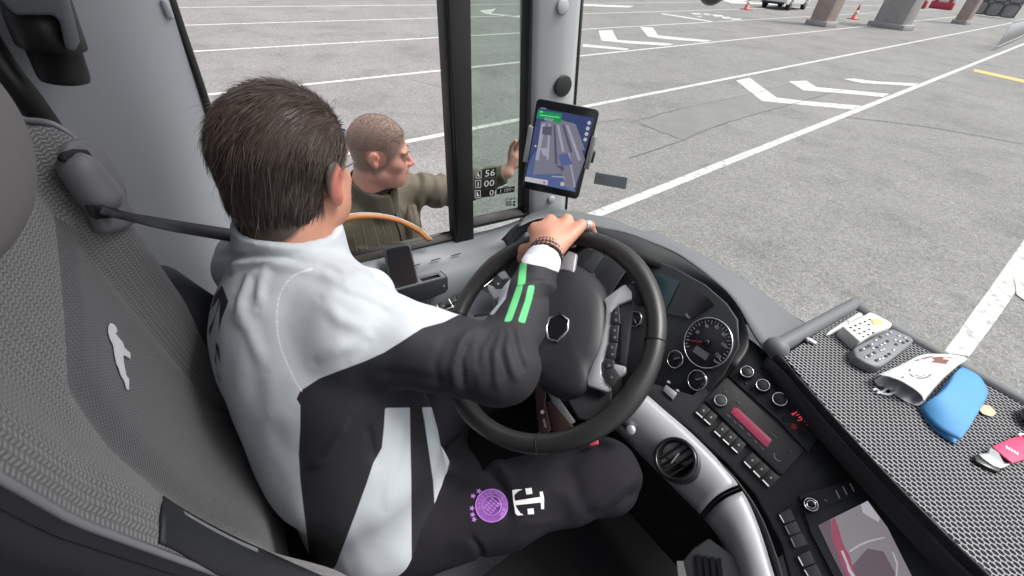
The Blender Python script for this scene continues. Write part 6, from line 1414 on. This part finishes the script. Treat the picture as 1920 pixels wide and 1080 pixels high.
rows2=[[sp(*z8(*(mouthB[k]*(1-t_)+tail[k]*t_)),Z+.0025+.002*math.sin(k)) for k in range(24)] for t_ in np.linspace(0,.97,10)]
sheet('lower_cloth',rows2,'cloth_white',bag,.0012)
Vb,Fb=grid(rows);bb=BVHTree.FromPolygons([tuple(v) for v in Vb],Fb)
def bagmark(nm,polys,m,parent=bag,off=.002):
    V=[];Fc=[]
    for poly in polys:
        N_=len(poly);H=[hit(bb,*z8(*p),off) for p in poly]
        if any(h is None for h in H): continue
        n=len(V);V+=H;Fc.append([n+i for i in range(N_)])
    if V: link(nm,V,Fc,m,parent)
bagmark('brown_print',[[(690,412),(740,395),(760,405),(740,415)],[(740,395),(790,383),(850,385),(800,400),(760,405)],[(850,385),(930,392),(900,405),(800,400)],[(800,400),(900,405),(850,425),(800,418)],[(850,425),(900,405),(880,430),(860,440)]],'brown_print')
sw=lambda c,r0,a0,a1,wd:[[ (c[0]+(r0)*math.cos(a)*1.25,c[1]+(r0)*.75*math.sin(a)),(c[0]+(r0)*math.cos(b)*1.25,c[1]+(r0)*.75*math.sin(b)),(c[0]+(r0-wd)*math.cos(b)*1.25,c[1]+(r0-wd)*.75*math.sin(b)),(c[0]+(r0-wd)*math.cos(a)*1.25,c[1]+(r0-wd)*.75*math.sin(a))] for a,b in zip(np.linspace(a0,a1,16)[:-1],np.linspace(a0,a1,16)[1:])]
bagmark('grey_print',sw((738,470),56,.2,3.6,11)+sw((738,470),38,.9,2.4,7)+[[(585,450),(610,462),(635,470),(600,468)],[(620,500),(650,495),(640,512)]],'grey_print')
g=G();g.tube(cr([sp(*z8(*p),Z+.004) for p in((470,575),(490,568),(510,590),(530,595),(560,598),(588,585),(590,570),(570,562),(545,566),(530,580),(515,585),(492,592))],40),.0022,8);g.out('drawstring','cloth_white',bag,True)
# blue foam pouch
bp_=thing('foam_pouch','bright blue flat foam pouch lying across the shelf mat','pouch',sp(1790,750))
e1=cr(np.array([(732,672,0),(800,625,0),(880,560,0),(930,480,0),(968,445,0)]),16)[:,:2];e2=cr(np.array([(960,856,0),(1000,800,0),(1060,700,0),(1105,620,0),(1112,585,0)]),16)[:,:2]
rows=[]
for t_ in np.linspace(0,1,16):
    r=[]
    for k in range(16):
        p=e1[k]*(1-t_)+e2[k]*t_; v=k/15
        p=p+np.array([18*math.sin(math.pi*t_)*(1 if v>.5 else -1)*abs(v-.5)*2*1.2,-26*math.sin(math.pi*t_)*max(0,v-.5)*2*.8+14*math.sin(math.pi*t_)*max(0,.5-v)*2]);r.append(sp(*z8(*p),Z+.004+.014*math.sin(math.pi*v)+.010*(1-t_)*math.sin(math.pi*v)+.010*t_*(1-v)))
    rows.append(r)
sheet('upper_layer',rows,'blue_foam',bp_,.003);sheet('lower_layer',[[p*np.array([1,1,0])+[0,0,Z+.0022] for p in r] for r in rows],'blue_foam',bp_,.003)
g=G();Pp=[z8(*p) for p in((1068,672),(1085,658),(1120,660),(1152,685),(1160,705),(1140,722),(1100,712),(1075,695))];pts_=cr(np.array([(a,b,0) for a,b in Pp+[Pp[0]]]),24)[:-1,:2]
g.prism([sp(a_,b_,Z+.0005) for a_,b_ in pts_],[sp(a_,b_,Z+.004) for a_,b_ in pts_]);tag(g.out('wooden_tab','peach',bevel=.001),'small peach-coloured oval tab beside the blue pouch','tab')
# pink strap with grey buckle
t=thing('luggage_strap','pink strap with grey and black plastic buckle near the right edge','strap',sp(1870,850))
pk=[(1140,890),(1170,878),(1300,825),(1400,800),(1480,800),(1480,935),(1400,950),(1330,962),(1255,985),(1200,940)]
B=[sp(*z8(*p),Z+.006) for p in pk];g=G();g.prism([p+[0,0,-.004] for p in B],B);sr=g.out('webbing','pink',t,bevel=.001)
g=G()
for k in range(5): x=1215+k*15;g.slab([z8(x,890+k*9),z8(x+9,886+k*9),z8(x+14,902+k*9),z8(x+5,906+k*9)],plane((0,0,Z+.006),(0,0,1)),.0004,.0002)
g.out('webbing_print','cloth_white',sr)
g=G();g.tube(cr([sp(*z8(*p),Z+.008) for p in((1290,832),(1300,822),(1325,828),(1345,850))],10),.0022,8);g.out('cord','cloth_white',t,True)
gb=[(1060,930),(1120,925),(1130,890),(1180,925),(1210,985),(1250,985),(1235,1000),(1195,1015),(1150,1000),(1090,960)]
B=[sp(*z8(*p),Z+.009) for p in gb];g=G();g.prism([p+[0,0,-.007] for p in B],B);g.out('buckle','steel_grey',t,bevel=.0015)
kb=[(1040,945),(1062,935),(1140,990),(1195,1012),(1215,985),(1225,1005),(1180,1035),(1120,1010),(1050,975)]
B=[sp(*z8(*p),Z+.007) for p in kb];g=G();g.prism([p+[0,0,-.006] for p in B],B);g.out('buckle_prong','gloss_black',t,bevel=.0015)
c=sp(1946,785,Z+.012);t=thing('black_case','black rounded item at the right edge of the shelf','case',c-[0,0,.012]);g=G();g.ball(c,(.022,.03,.012),20,12);g.out('shell','gloss_black',t,True)
g=G();g.tube([c+[.022*math.cos(a),.03*math.sin(a),0] for a in np.linspace(0,6.283,30,endpoint=False)],.0012,6,close=True);g.out('edge_band','dash_dark',t,True)
# dark grey smudge-free edge strip along the windscreen foot
g=G();Pf=[W(1436,566,z=1.56),W(1497,606,z=1.565),W(1530,626,z=1.58)];g.tube(cr(Pf,8),.010,8);g.out('windscreen_rubber','rubber',bus,True)
bpy.context.view_layer.update()
